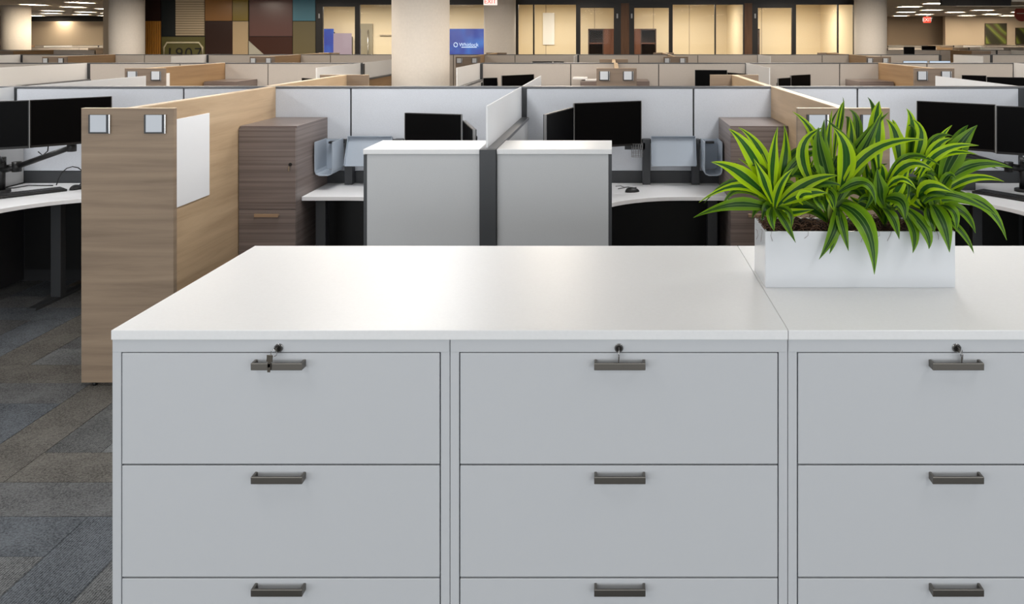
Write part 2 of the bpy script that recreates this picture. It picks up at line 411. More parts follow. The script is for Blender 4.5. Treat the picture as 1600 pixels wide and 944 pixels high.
for (a, bq, lab) in ((CAB[0], CAB[2], 'long white laminate worktop over two filing cabinets, bare'),
                     (CAB[2], CAB[4], 'white laminate worktop carrying the planter, beyond the thin joint')):
    o = bx('worktop', M['worktop'], None, a + .0006, bq - .0006, FY - .006, 3.224, TOPZ - .026, TOPZ, .002)
    tag(o, lab, 'worktop', 'white tops on the filing cabinets')

# ------------------------------------------------------------------ planter and dracaenas
PX0, PX1, PY0, PY1, PH = .484, 1.083, 2.684, 2.887, .178
pl = thing('planter', ((PX0 + PX1) / 2, (PY0 + PY1) / 2, TOPZ), 'glossy white rectangular planter box standing on the white worktop', 'planter')
mb = MB(); z0, z1 = TOPZ, TOPZ + PH; tk = .008
mb.box(PX0, PX1, PY0, PY0 + tk, z0, z1); mb.box(PX0, PX1, PY1 - tk, PY1, z0, z1)
mb.box(PX0, PX0 + tk, PY0 + tk, PY1 - tk, z0, z1); mb.box(PX1 - tk, PX1, PY0 + tk, PY1 - tk, z0, z1)
mb.box(PX0 + tk, PX1 - tk, PY0 + tk, PY1 - tk, z0, z0 + .01)
mb.build('box', M['planter'], pl, .0025)
bm = bmesh.new(); bmesh.ops.create_grid(bm, x_segments=40, y_segments=14, size=1)
for v in bm.verts:
    v.co.x = (PX0 + PX1) / 2 + v.co.x * ((PX1 - PX0) / 2 - .008); v.co.y = (PY0 + PY1) / 2 + v.co.y * ((PY1 - PY0) / 2 - .008)
    v.co.z = z1 - .012 + random.uniform(-.006, .014) + .012 * math.sin(v.co.x * 23) * math.cos(v.co.y * 31)
for f in bm.faces: f.smooth = True
o = MB(); o.bm.free(); o.bm = bm; o.build('soil', M['soil'], pl)
mb = MB()
for _ in range(330):
    x, y = random.uniform(PX0 + .012, PX1 - .012), random.uniform(PY0 + .01, PY1 - .01)
    if random.random() < .12: x = PX0 + random.uniform(.0, .03)
    a = random.uniform(0, 6.3); l = random.uniform(.02, .06); zz = z1 + random.uniform(-.008, .014)
    pts = []
    for q in range(5):
        s_ = q / 4; a += random.uniform(-.7, .7)
        pts.append((min(max(x, PX0 + .002), PX1 - .002), min(max(y, PY0 + .004), PY1 - .004), zz + .012 * math.sin(s_ * 3.1) * random.uniform(.3, 1)))
        x += math.cos(a) * l / 4; y += math.sin(a) * l / 4
    mb.tube(pts, random.uniform(.0007, .0013), 3)
for px in (1182, 1190, 1205, 1262, 1296, 1345, 1372, 1392, 1462):                       # loose threads over the rim
    x = X(px, 2.68)
    mb.tube([(x, PY0 + .01, z1 + .005), (x + .003, PY0 - .002, z1 + .003), (x + random.uniform(-.01, .01), PY0 - .004, z1 - .012), (x + random.uniform(-.014, .014), PY0 - .003, z1 - random.uniform(.02, .035))], .0006, 3)
tag(mb.build('moss', M['moss'], pl), kind='stuff')

def leaf(parent, p0, p1, p2, w, fold=.22, ref=None, segs=10, mt='leaf'):
    """blade along a quadratic curve through p0, p1 (half way) and p2; w = widest width"""
    c = 2 * p1 - (p0 + p2) / 2
    ref = ref or Vector((random.uniform(-.35, .35), -1, .55))
    bm = bmesh.new(); uvl = bm.loops.layers.uv.new('UVMap'); rows = []
    U = (0, .3, .5, .7, 1)
    tw = random.uniform(-.2, .2)
    for i in range(segs + 1):
        t = i / segs
        p = (1-t)**2 * p0 + 2*t*(1-t) * c + t*t * p2
        d = (2*(1-t) * (c - p0) + 2*t * (p2 - c)).normalized()
        s = d.cross(ref); s = s.normalized() if s.length > 1e-4 else Vector((1, 0, 0))
        n = s.cross(d).normalized()
        a = tw * t; s, n = s * math.cos(a) + n * math.sin(a), n * math.cos(a) - s * math.sin(a)
        prof = (.36 + .64 * math.sin(min(1, t / .42) * math.pi / 2)) if t < .42 else max(.0, (1 - ((t - .42) / .58) ** 1.35))
        if t > .93: prof = max(prof * .6, .02)
        hw = w / 2 * prof
        rows.append([bm.verts.new(p + s * hw * (2*u - 1) + n * (abs(2*u - 1) * hw * fold * (1 - .4*t)) + n * .003 * math.sin(t * 9 + u * 4) * prof) for u in U])
    for i in range(segs):
        for k in range(4):
            f = bm.faces.new((rows[i][k], rows[i][k+1], rows[i+1][k+1], rows[i+1][k])); f.smooth = True
            for lp, (uu, tt) in zip(f.loops, ((U[k], i), (U[k+1], i), (U[k+1], i+1), (U[k], i+1))): lp[uvl].uv = (uu, tt / segs)
    me = bpy.data.meshes.new('leaf'); bm.to_mesh(me); bm.free()
    for v in me.vertices: v.co -= p0
    return link('leaf', me, M[mt], parent, p0)

def zp(zx, zy, d): return P(1080 + zx / 3.075, 150 + zy / 3.075, d)
# per plant: foot (zoomed px), label, leaves (base, mid, tip in the enlarged picture, width, depth of base / mid / tip)
PLANTS = [
 ((395, 640), 'variegated dracaena at the planter end that faces the worktop joint, leaves arching outward', [
  ((375,470),(285,275),(180,158),72,2.78,2.77,2.75), ((385,430),(330,262),(226,150),60,2.80,2.82,2.82), ((392,480),(392,300),(416,148),56,2.77,2.75,2.75),
  ((420,480),(452,300),(446,138),56,2.80,2.82,2.84), ((372,500),(232,372),(96,318),74,2.77,2.74,2.70), ((370,520),(232,432),(36,512),44,2.78,2.80,2.82),
  ((375,540),(240,450),(150,528),40,2.79,2.84,2.86), ((384,575),(215,522),(10,585),58,2.76,2.72,2.68), ((386,520),(345,400),(300,300),50,2.75,2.73,2.73),
  ((405,560),(440,590),(502,706),55,2.74,2.675,2.645), ((385,560),(384,585),(400,650),44,2.73,2.68,2.665), ((405,560),(430,430),(495,345),46,2.76,2.74,2.72),
  ((430,480),(515,310),(668,268),48,2.80,2.80,2.78), ((430,540),(560,420),(708,382),60,2.76,2.72,2.68), ((470,525),(560,470),(655,468),56,2.74,2.70,2.68),
  ((390,470),(360,380),(340,270),60,2.79,2.80,2.82), ((400,560),(330,470),(225,440),46,2.82,2.86,2.90), ((430,600),(500,560),(590,545),40,2.79,2.78,2.78),
  ((420,560),(470,560),(480,640),40,2.73,2.69,2.66), ((350,400),(310,360),(225,300),26,2.8,2.82,2.84)]),
 ((660, 640), 'variegated dracaena second along the planter from the worktop joint, tall pointed leaves', [
  ((600,440),(600,220),(487,75),60,2.80,2.82,2.84), ((650,420),(655,250),(678,62),40,2.84,2.87,2.9), ((690,430),(622,280),(612,150),74,2.75,2.73,2.72),
  ((748,430),(745,280),(682,150),76,2.75,2.73,2.72), ((560,420),(535,260),(636,150),56,2.78,2.77,2.76), ((690,300),(705,120),(736,25),22,2.88,2.9,2.92),
  ((720,520),(810,300),(915,80),72,2.79,2.78,2.78), ((760,420),(880,260),(1130,210),58,2.75,2.70,2.66), ((780,340),(768,220),(760,98),50,2.83,2.86,2.88),
  ((830,270),(800,150),(758,65),46,2.86,2.88,2.9), ((725,560),(690,640),(614,786),66,2.74,2.668,2.64), ((735,570),(728,630),(756,746),46,2.74,2.67,2.655),
  ((700,600),(690,660),(664,760),42,2.73,2.675,2.66), ((755,540),(840,630),(880,858),86,2.74,2.655,2.62), ((740,440),(835,420),(886,526),56,2.73,2.69,2.67),
  ((570,480),(610,510),(648,556),50,2.75,2.72,2.7), ((650,430),(680,480),(690,545),46,2.73,2.71,2.69), ((470,525),(540,475),(640,480),50,2.72,2.70,2.69),
  ((560,560),(530,420),(510,300),56,2.84,2.86,2.88), ((600,560),(560,440),(590,300),56,2.83,2.84,2.86), ((760,540),(740,430),(800,300),60,2.8,2.82,2.84)]),
 ((930, 640), 'variegated dracaena third along the planter, its leaves hanging over the front rim', [
  ((872,260),(888,140),(904,24),72,2.82,2.84,2.86), ((885,260),(898,170),(920,75),60,2.79,2.79,2.80), ((922,548),(905,450),(893,345),84,2.73,2.70,2.69),
  ((945,490),(1012,510),(1026,602),62,2.73,2.70,2.68), ((912,560),(965,585),(1000,690),66,2.73,2.675,2.65), ((1035,560),(1064,640),(1064,756),66,2.73,2.668,2.64),
  ((1085,560),(1122,640),(1142,736),60,2.73,2.668,2.645), ((960,380),(1050,328),(1170,362),52,2.74,2.70,2.68), ((1040,300),(985,200),(935,110),66,2.80,2.82,2.83),
  ((940,420),(1010,400),(1082,450),38,2.72,2.69,2.67), ((1075,300),(1062,170),(1034,60),64,2.82,2.84,2.86), ((1110,300),(1105,200),(1060,110),54,2.80,2.80,2.81),
  ((900,560),(860,430),(830,270),60,2.82,2.84,2.86), ((960,560),(970,420),(1000,280),62,2.83,2.85,2.87), ((930,560),(1000,430),(1050,330),56,2.78,2.76,2.75),
  ((900,500),(890,400),(920,280),50,2.80,2.81,2.82), ((880,560),(820,520),(760,480),44,2.80,2.82,2.84), ((1000,560),(1060,480),(1110,400),56,2.8,2.8,2.8), ((900,300),(860,230),(870,150),46,2.86,2.88,2.9)]),
 ((1180, 640), 'variegated dracaena at the planter end beside the keyboard desk, leaves reaching sideways', [
  ((1135,330),(1180,240),(1254,140),42,2.82,2.84,2.86), ((1090,330),(1170,255),(1256,203),54,2.78,2.77,2.77), ((1215,370),(1275,260),(1375,140),92,2.77,2.75,2.74),
  ((1040,350),(1200,268),(1382,238),48,2.74,2.70,2.67), ((1205,410),(1350,335),(1545,346),54,2.77,2.75,2.73), ((1230,450),(1350,395),(1505,412),40,2.79,2.80,2.82),
  ((1050,480),(1150,432),(1262,466),56,2.73,2.70,2.68), ((1080,520),(1250,475),(1476,578),50,2.73,2.70,2.68), ((1215,505),(1400,520),(1516,694),56,2.75,2.73,2.71),
  ((1235,530),(1310,565),(1366,660),60,2.74,2.71,2.69), ((1210,540),(1262,560),(1272,652),50,2.73,2.68,2.67), ((1225,610),(1305,660),(1358,758),30,2.73,2.70,2.68),
  ((1150,540),(1212,615),(1241,752),72,2.73,2.665,2.64), ((1190,480),(1175,370),(1215,270),60,2.81,2.82,2.83), ((1130,500),(1120,400),(1150,290),62,2.82,2.84,2.86),
  ((1100,560),(1060,440),(1000,330),56,2.83,2.85,2.87), ((1200,540),(1240,430),(1300,330),56,2.82,2.84,2.86), ((1110,560),(1150,600),(1170,655),50,2.73,2.685,2.665),
  ((1170,520),(1220,420),(1260,300),56,2.79,2.79,2.79), ((1060,550),(1060,470),(1090,380),56,2.79,2.8,2.81)]),
]
for (fx, fy), lab, lv in PLANTS:
    foot = zp(fx, fy, 2.785); foot.z = TOPZ + PH - .02
    t = thing('dracaena', foot, lab, 'plant', 'dracaenas in the planter')
    top = Vector((foot.x, foot.y, foot.z + .10))
    MB().tube([foot, foot + Vector((.003, 0, .05)), top], .011, 8).build('stem', M['stem'], t)
    for (b0, b1, b2, wd, d0, d1, d2) in lv:
        p0, p1, p2 = zp(*b0, d0), zp(*b1, d1), zp(*b2, d2)
        p0 = p0.lerp(top, .35)
        p0.z = max(p0.z, TOPZ + PH - .012)
        if random.random() < .55:                                   # a smaller neighbour growing from the same whorl
            j = lambda k: Vector((random.uniform(-k, k), random.uniform(0, .05), random.uniform(-k, k)))
            q2 = p2 + j(.035); q2.z -= .008
            if b2[1] < 560: leaf(t, p0 + j(.012), p1 + j(.022), q2, wd / 3.075 / 492 * random.uniform(.75, 1.0), mt=random.choice(('leaf', 'leafgreen', 'leafdark')))
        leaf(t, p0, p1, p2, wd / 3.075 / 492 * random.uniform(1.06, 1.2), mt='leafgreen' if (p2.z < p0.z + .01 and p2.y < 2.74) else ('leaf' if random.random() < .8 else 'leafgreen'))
    for q in range(20):                                             # the dense inner and rear leaves
        a = random.uniform(0, 2 * math.pi); el = random.uniform(.25, 1.3); ln = random.uniform(.13, .21)
        dirv = Vector((math.cos(a) * math.cos(el) * .9, math.sin(a) * math.cos(el) * .55 + .12, math.sin(el)))
        p0 = foot + Vector((0, 0, random.uniform(.02, .1)))
        p2 = p0 + dirv * ln + Vector((0, 0, -.05 * math.cos(el)))
        p1 = p0 + dirv * ln * .55 + Vector((0, 0, .02))
        if p2.y < PY0 + .03: p2.y = PY0 + .03
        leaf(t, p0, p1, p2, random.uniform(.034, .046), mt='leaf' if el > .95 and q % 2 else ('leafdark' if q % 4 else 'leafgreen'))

# ------------------------------------------------------------------ cubicle systems
def partition_wall(Y, xs, posts, label, grp, fab, front=True, lowrail=False):
    """xs: panel boundaries; posts: those boundaries that carry a wide dark post"""
    t = thing('partition_wall', ((xs[0] + xs[-1]) / 2, Y, 0), label, 'partition', grp)
    a, bq = xs[0], xs[-1]
    bx('core', M['core'], t, a, bq, Y - .018, Y + .018, .0, 1.44)
    for i in range(len(xs) - 1):
        g0 = .0275 if xs[i] in posts else .006; g1 = .0275 if xs[i+1] in posts else .006
        bx('panel', fab, t, xs[i] + g0, xs[i+1] - g1, Y - .032, Y + .032, .83 if lowrail else .09, 1.445, .003, 1)
    for p in posts: bx('post', M['rail'], t, p - .0265, p + .0265, Y - .034, Y + .034, 0, 1.447)
    if lowrail:
        bx('lower_rail', M['rail'], t, a, bq, Y - .030, Y + .030, .70, .826)
        bx('kick_panel', M['core'], t, a, bq, Y - .028, Y + .028, .02, .698)  # dark so that under-desk shade sits in its colour
    bx('top_cap', M['cap'], t, a, bq, Y - .037, Y + .037, 1.447, 1.461, .003, 1)
    return t
def wood_tee(xc, ye, yw, label, grp, side=None, hw=.242):
    far = yw > 8 and abs(yw - 6.4) > .1
    s = 1 if yw > ye else -1
    t = thing('wood_divider', (xc, ye, 0), label, 'divider', grp)
    y0, y1 = sorted((ye, ye + s * .035))
    bx('end_panel', M['oakfar' if far else 'oak'], t, xc - hw, xc + hw, y0, y1, .022, 1.459, .0015, 1)
    bx('end_edge', M['oakedge'], t, xc - hw, xc + hw, y0, y1, 1.459, 1.461)
    y0, y1 = sorted((ye + s * .036, yw - s * .038))
    bx('side_panel', M['oakfarlit' if far else 'oaklit'], t, xc - .026, xc + .026, y0, y1, .022, 1.456)
    bx('top_edge', M['oakedge'], t, xc - .026, xc + .026, y0, y1, 1.456, 1.461)
    mb = MB()
    for q in (-.18, .18): mb.cyl(xc + q, ye + s * .0175, 0, .022, .012, 10)
    mb.build('glide', M['black'], t)
    return t
def low_divider(xc, ye, yw, label, grp, fab, off=0):
    s = 1 if yw > ye else -1
    t = thing('low_divider', (xc, ye, 0), label, 'divider', grp)
    y0, y1 = sorted((ye, ye + s * .045)); bx('end_post', M['rail'], t, xc - .044, xc + .044, y0, y1, 0, 1.232, .002, 1)
    y0, y1 = sorted((ye + s * .046, yw - s * .037))
    bx('panel', fab, t, xc - .036, xc + .036, y0, y1, .745, 1.21)
    bx('lower_panel', M['core'], t, xc - .034, xc + .034, y0, y1, .02, .742)  # dark colour stands in for the shade below desk height
    bx('cap', M['cap'], t, xc - .044, xc + .044, y0, y1, 1.21, 1.232, .003, 1)
    y0, y1 = sorted((ye + s * .08, yw - s * .04))
    bx('screen', M['frost'], t, xc - .021 + off, xc - .011 + off, y0, y1, 1.232, 1.458)
    return t
def name_plate(xc, zc, y, label, grp, sz=.107):
    t = thing('name_plate', (xc, y, zc), label, 'name plate', grp)
    h = sz * .46
    bx('holder', M['rail'], t, xc - sz / 2, xc + sz / 2, y - .010, y, zc - h, zc + h, .001, 1)
    bx('side_strip', M['chrome'], t, xc + sz / 2, xc + sz / 2 + .006, y - .011, y, zc - h, zc + h)
    bx('insert', M['plate'], t, xc - sz / 2 + .011, xc + sz / 2 - .013, y - .013, y - .010, zc - h + .008, zc + h - .001)
    return t

Y1, Y2, Y3 = 6.4, 12.0, 17.4
xs1 = [X(p, Y1) for p in (-1000, -748, -490, -228, 25, 290, 550, 818, 1083, 1338, 1594, 1850, 2110)]
partition_wall(Y1, xs1, [xs1[4], xs1[7], xs1[10]], 'pale blue grey fabric partition wall nearest the filing cabinets', 'long partition walls', M['fabric'], lowrail=True)

t1, t2 = X(199, 4.46), 1.215
wood_tee(t1, 4.46, Y1, 'oak laminate divider with whiteboard, standing on the carpet beside the filing cabinets', 'front oak dividers')
wood_tee(t2, 4.46, Y1, 'oak laminate divider seen behind the dracaena leaves', 'front oak dividers')
for xc, zz, lab in ((X(154, 4.45), Z(194, 4.45), 'grey framed name plate at the outer edge of the whiteboard divider'), (X(241, 4.45), Z(194, 4.45), 'grey framed name plate next to the whiteboard on the oak divider'),
                    (X(1277, 4.45), Z(194, 4.45), 'name plate on the oak divider behind the plant, over its tall dracaena tips'), (X(1361, 4.45), Z(194, 4.45), 'name plate half hidden by the topmost dracaena leaf')):
    name_plate(xc, zz, 4.459, lab, 'name plates on the front oak dividers')
xw = t1 + .0265
o = bx('whiteboard', M['paper'], None, xw, xw + .006, 4.51, 5.24, Z(326, 4.51), Z(187, 4.51), .001, 1)
# size from the picture: its near edge at px 273, far edge at px 327
y0b, y1b = (xw + .006) * F / (273 - CX), (xw + .006) * F / (327.5 - CX)
bpy.data.objects.remove(o)
o = bx('whiteboard', M['paper'], None, xw, xw + .006, y0b, y1b, Z(326, y0b), Z(187, y0b), .001, 1)
tag(o, 'plain white board fixed to the side of the oak divider', 'whiteboard')

SP = -.663
low_divider(SP, 4.545, Y1, 'low white divider with frosted screen between the two central desks', 'low dividers with screens', M['lowpanel'])
low_divider(SP - 3.77, 4.545, Y1, 'low divider with frosted screen beyond the monitors above the carpet', 'low dividers with screens', M['lowpanel'], -.022)
low_divider(SP + 3.77, 4.545, Y1, 'low divider with frosted screen beyond the keyboard desk behind the plant', 'low dividers with screens', M['lowpanel'])
for x0, x1, outer, lab in ((X(568, 4.57), SP - .046, 0, 'white topped low cabinet behind the worktop, on the dark wood tower side'),
                           (SP + .046, X(956, 4.57), 1, 'white topped low cabinet behind the worktop, in front of the big angled monitor')):
    t = thing('low_cabinet', ((x0 + x1) / 2, 4.75, 0), lab, 'cabinet', 'low white cabinets at the central divider')
    f0, f1 = (x0 + .018, x1) if not outer else (x0, x1 - .018)
    bx('body', M['lowpanel'], t, f0, f1, 4.57, 4.945, .0, 1.205, .002, 1)
    bx('edge_trim', M['rail'], t, *((x0, f0) if not outer else (f1, x1)), 4.572, 4.945, 0, 1.2)
    bx('top', M['worktop'], t, x0, x1, 4.56, 4.95, 1.205, 1.232, .002, 1)

def tower(x0, x1, y0, y1, label, grp, detail=True, h=1.232, lock_side=1):
    t = thing('storage_tower', ((x0 + x1) / 2, (y0 + y1) / 2, 0), label, 'storage tower', grp)
    ya, yb = sorted((y0, y1)); s = 1 if y1 > y0 else -1
    fy = y0
    c0, c1 = sorted((fy + s * .02, y1))
    bx('body', M['walnut'], t, x0, x1, c0, c1, .01, h, .001, 1)
    d0, d1 = sorted((fy, fy + s * .018))
    dz = (.60, .30) if detail else ()
    top = bx('door', M['walnut'], t, x0 + .001, x1 - .001, d0, d1, .675, h - .012, .001, 1)
    for a_, b_ in ((.672, .36), (.356, .05)):
        dr = bx('drawer', M['walnut'], t, x0 + .001, x1 - .001, d0, d1, b_, a_, .001, 1)
        if detail:
            xm = x0 + .195; zc = a_ - .035
            MB().box(xm - .08, xm + .08, fy - .028, fy - .02, zc - .011, zc + .011).box(xm - .08, xm - .07, fy - .021, fy + .001, zc - .006, zc + .006).box(xm + .07, xm + .08, fy - .021, fy + .001, zc - .006, zc + .006).build('handle', M['brass'], dr, .001, 1)
    if detail:
        lx, lz = (x1 - .035, Z(257, fy)) if lock_side > 0 else (x0 + .035, Z(257, fy))
        mm = Matrix.Translation((lx, fy, lz)) @ Matrix.Rotation(R(90), 4, 'X')
        MB().cyl(0, 0, -.004, .007, .011, 16, None, mm).build('lock', M['darkmetal'], top)
        MB().box(lx - .012, lx - .002, fy - .013, fy - .011, lz - .045, lz - .01).build('key', M['chrome'], top)
    return t
M['brass'] = mat('brass_handle', (190, 164, 138), .4, .6)
tower(t1 + .03, X(462, 5.72), 5.72, 6.36, 'dark grey brown wood tower with brass handle beside the whiteboard divider', 'wood storage towers')
tower(2 * SP - X(462, 5.72), t2 - .03, 5.72, 6.36, 'dark grey brown wood tower partly hidden by the dracaena leaves', 'wood storage towers', lock_side=-1)

def desk(mir, off, label, detail=True, yw=Y1 - .038, s=1, cutx=None):
    """plan in the coordinates of the desk right of the central divider; mir mirrors x about off"""
    f = (lambda x: off - x) if mir else (lambda x: off + x)
    pts = [(SP + .05, 4.99), (SP + .05, yw), (.795, yw), (.795, 5.82)]
    for k in range(0, 13):
        u = k / 12; a = u * math.pi / 2
        pts.append((.47 - .62 * math.sin(a), 5.82 - .62 * (1 - math.cos(a))))
    pts.append((-.15, 4.99))
    pts = [(f(x), y) for x, y in pts]
    xc = sum(p[0] for p in pts) / len(pts)
    t = thing('corner_desk', (f(0), 5.8, 0), label, 'desk', 'white corner desks in the cubicles')
    MB().prism(pts, .712, .74).build('worktop', M['deskwhite'], t, .003, 2)
    for lx, ly in ((.70, 5.95), (-.10, 5.95)):
        mb = MB(); xx = f(lx); mb.box(xx - .035, xx + .035, ly - .03, ly + .03, .02, .712); mb.box(xx - .03, xx + .03, ly - .28, ly + .28, 0, .025)
        mb.build('leg', M['rail'], t, .003, 1)
    mb = MB(); xx = f(-.4); mb.box(xx - .03, xx + .03, 5.1, 5.17, 0, .712); mb.build('leg', M['rail'], t, .003, 1)
    a_, b_ = sorted((f(-.55), f(.78))); bx('modesty_panel', M['black'], t, a_, b_, yw - .10, yw - .08, .12, .70)  # dark panel, kept black to carry the under-desk shade
    return t
desk(False, 0, 'white corner desk with a mouse, curving out behind the low cabinets')
desk(True, 2 * SP, 'white corner desk next to the dark wood tower and pale blue trays')
desk(False, -3.77, 'white corner desk with black keyboard over the dark gap above the carpet')
desk(True, 2 * SP + 3.77, 'white corner desk with keyboard behind the planter')

def monitor(cx_, cy_, zc, yaw, wd, ht, label, grp, lit=False, roll=0.0, arm=None):
    """screen faces -Y before yaw"""
    t = thing('monitor', (cx_, cy_, zc), label, 'monitor', grp)
    mm = Matrix.Translation((cx_, cy_, zc)) @ Matrix.Rotation(yaw, 4, 'Z') @ Matrix.Rotation(roll, 4, 'Y')
    MB().box(-wd/2, wd/2, -.004, .018, -ht/2, ht/2, mm).build('shell', M['black'], t, .002, 1)
    MB().box(-wd/2 + .006, wd/2 - .006, -.006, -.004, -ht/2 + .016, ht/2 - .006, mm).build('screen', M['litscreen'] if lit else M['screen'], t)
    MB().box(-wd/2 - .003, -wd/2, -.005, .012, -ht/2, ht/2, mm).box(wd/2, wd/2 + .003, -.005, .012, -ht/2, ht/2, mm).build('side_trim', M['bezel'], t)
    MB().box(-.12, .12, .018, .045, -.09, .09, mm).build('rear_housing', M['black'], t, .008, 2)
    return t, mm
def arm(base, heads, label, zdesk=.74):
    t = thing('monitor_mount', base, label, 'monitor mount', 'monitor mounts on the desks')
    bxx, by, _ = base
    MB().cyl(bxx, by, zdesk, zdesk + .02, .055, 16).cyl(bxx, by, zdesk + .02, zdesk + .23, .022, 12).build('post', M['black'], t)
    for k, h in enumerate(heads):
        h = Vector(h); s = Vector((bxx, by, zdesk + .16 + .05 * k)); low = h + Vector((0, .02, -.165)); mid = s.lerp(low, .2) + Vector((0, .01, -.012))
        mb = MB(); mb.tube([s, mid], .026, 8).tube([mid, low], .019, 8).tube([low + Vector((0, 0, -.02)), low + Vector((0, 0, .03)), h], .022, 8)
        mb.cyl(mid.x, mid.y, mid.z - .035, mid.z + .035, .03, 12).cyl(low.x, low.y, low.z - .03, low.z + .03, .03, 12).build('link', M['black'], t)
def mon_edge(pl_, dl, pr, dr, ztop, ht, label, grp, lit=False):
    """monitor from the picture columns of its two sides and their distances"""
    a, b_ = Vector((X(pl_, dl), dl)), Vector((X(pr, dr), dr)); c = (a + b_) / 2; d = b_ - a
    return monitor(c.x, c.y, ztop - ht / 2, math.atan2(d.y, d.x), d.length, ht, label, grp, lit)
G1 = 'black monitors in the front cubicles'
def mon_arm(t, mm):
    return mm @ Vector((0, .045, -.02))
# above the carpet
a, ma = mon_edge(46.5, 5.72, 174, 6.08, 1.408, .322, 'black monitor rising behind the name plates of the oak divider', G1)
b_, mbm = mon_edge(-78, 5.50, 45.5, 5.71, 1.408, .322, 'black monitor cut by the frame edge above the keyboard desk', G1)
arm((X(-2, 5.95), 5.98, 0), [mon_arm(a, ma), mon_arm(b_, mbm)], 'black jointed double arm under the monitors above the carpet')
# right of the central divider
a, ma = mon_edge(897, 6.02, 1001.5, 6.25, 1.363, .325, 'large black monitor turned inward behind the low white cabinet', G1)
b_, mbm = mon_edge(853, 5.36, 895.5, 5.90, 1.345, .325, 'narrow looking black monitor angled beside the frosted screen', G1)
arm((-.50, 6.16, 0), [mon_arm(a, ma), mon_arm(b_, mbm)], 'black monitor arm beside the frosted screen')
# left of the central divider
a, ma = mon_edge(633, 6.06, 721, 5.94, 1.292, .30, 'black monitor behind the low cabinet on the tower side', G1)
b_, mbm = mon_edge(724, 5.72, 740, 5.16, 1.272, .30, 'black monitor seen almost edge on against the grey wall', G1)
arm((-.84, 6.22, 0), [mon_arm(a, ma), mon_arm(b_, mbm)], 'black monitor arm hidden behind the low cabinet on the tower side')
# behind the plant
a, ma = mon_edge(1433, 6.05, 1555, 5.72, 1.378, .322, 'black monitor just behind the dracaena tips', G1)
b_, mbm = mon_edge(1557, 5.70, 1682, 5.46, 1.372, .322, 'black monitor cut by the frame edge behind the plant', G1)
arm((X(1600, 6.0), 6.02, 0), [mon_arm(a, ma), mon_arm(b_, mbm)], 'black jointed arm under the monitors behind the plant')

def keyboard(c, yaw, label):
    t = thing('keyboard', (c[0], c[1], .74), label, 'keyboard', 'black keyboards')
    mm = Matrix.Translation((c[0], c[1], .74)) @ Matrix.Rotation(yaw, 4, 'Z')
    MB().box(-.225, .225, -.068, .068, 0, .016, mm).build('base', M['black'], t, .005, 2)
    mb = MB()
    for r_ in range(5):
        for q in range(20):
            if r_ == 0 and 4 < q < 10: continue
            x = -.212 + q * .0213; y = -.056 + r_ * .0225
            mb.box(x + .001, x + .0195, y + .001, y + .0195, .016, .021, mm)
    mb.box(-.212 + 5 * .0213, -.212 + 10 * .0213 - .002, -.055, -.0365, .016, .021, mm)
    tag(mb.build('keys', M['key'], t), kind='stuff')
keyboard((X(50, 5.92) - .02, 5.90), R(48), 'black keyboard on the white desk above the carpet')
keyboard((X(1572, 5.80) + .01, 5.80), R(-56), 'black keyboard on the white desk behind the planter')

def mouse(x, y, label, yaw=.4):
    bm = bmesh.new(); bmesh.ops.create_uvsphere(bm, u_segments=16, v_segments=10, radius=1)
    mm = Matrix.Translation((x, y, .74)) @ Matrix.Rotation(yaw, 4, 'Z')
    for v in bm.verts:
        v.co = Vector((v.co.x * .055, v.co.y * .032, max(0, v.co.z) * .034 * (1 - .25 * v.co.x)))
    bmesh.ops.transform(bm, matrix=mm, verts=bm.verts)
    for f in bm.faces: f.smooth = True
    t = thing('mouse', (x, y, .74), label, 'mouse')
    o = MB(); o.bm.free(); o.bm = bm; o.build('body', M['black'], t)
    MB().box(.018, .032, -.003, .003, .026, .031, mm).build('scroll_wheel', M['rail'], t)
mouse(X(988, 6.0), 6.0, 'black mouse on the white desk behind the low cabinet')
mouse(X(123, 6.12), 6.1, 'black mouse half hidden behind the oak end panel', 1.2)

def cable(pts, r, label, mt='black'):
    o = MB().tube(pts, r, 6).build('cable', M[mt], None)
    return tag(o, label, 'cable', 'loose cables on the desks')
ys = 6.22
cable([(X(88, ys) + .0, ys, .748)] + [(X(108, ys) - .09 * math.cos(u * math.pi / 8), ys + .01 * u, .748 + .13 * math.sin(u * math.pi / 8)) for u in range(1, 8)] + [(X(124, ys), ys, .748), (X(128, ys), ys - .1, .748)], .004, 'black cable looping up from the desk above the carpet')
cable([(X(0, 6.1), 6.1, .746), (X(25, 6.14), 6.12, .746), (X(45, 6.2), 6.2, .75), (X(60, 6.2), 6.22, .746), (X(80, 6.2), 6.22, .746)], .004, 'black cable lying flat behind the keyboard above the carpet')
cable([(X(962, 6.2), 6.2, .744), (X(970, 6.2), 6.22, .744), (X(975, 6.2), 6.16, .744), (X(983, 6.2), 6.18, .744), (X(966, 6.1), 6.1, .744)], .003, 'thin clear cable coiled beside the mouse', 'bezel')
cable([(X(1536, 6.0), 6.0, 1.08), (X(1545, 5.98), 5.98, 1.03), (X(1557, 5.96), 5.96, 1.02), (X(1566, 5.92), 5.94, 1.07)], .004, 'black cable sagging below the monitors behind the plant')
cable([(X(72, 5.95), 5.98, 1.10), (X(70, 5.95), 5.98, 1.03), (X(62, 5.95), 5.98, 1.0), (X(52, 5.9), 5.95, 1.03)], .004, 'black cable sagging below the monitors above the carpet')
o = bx('desk_box', M['rail'], None, X(1489, 6.1), X(1521, 6.1), 6.06, 6.2, .74, Z(243, 6.1), .006, 2)  # upright box of unclear use
tag(o, 'dark grey upright box on the desk behind the planter', 'speaker')

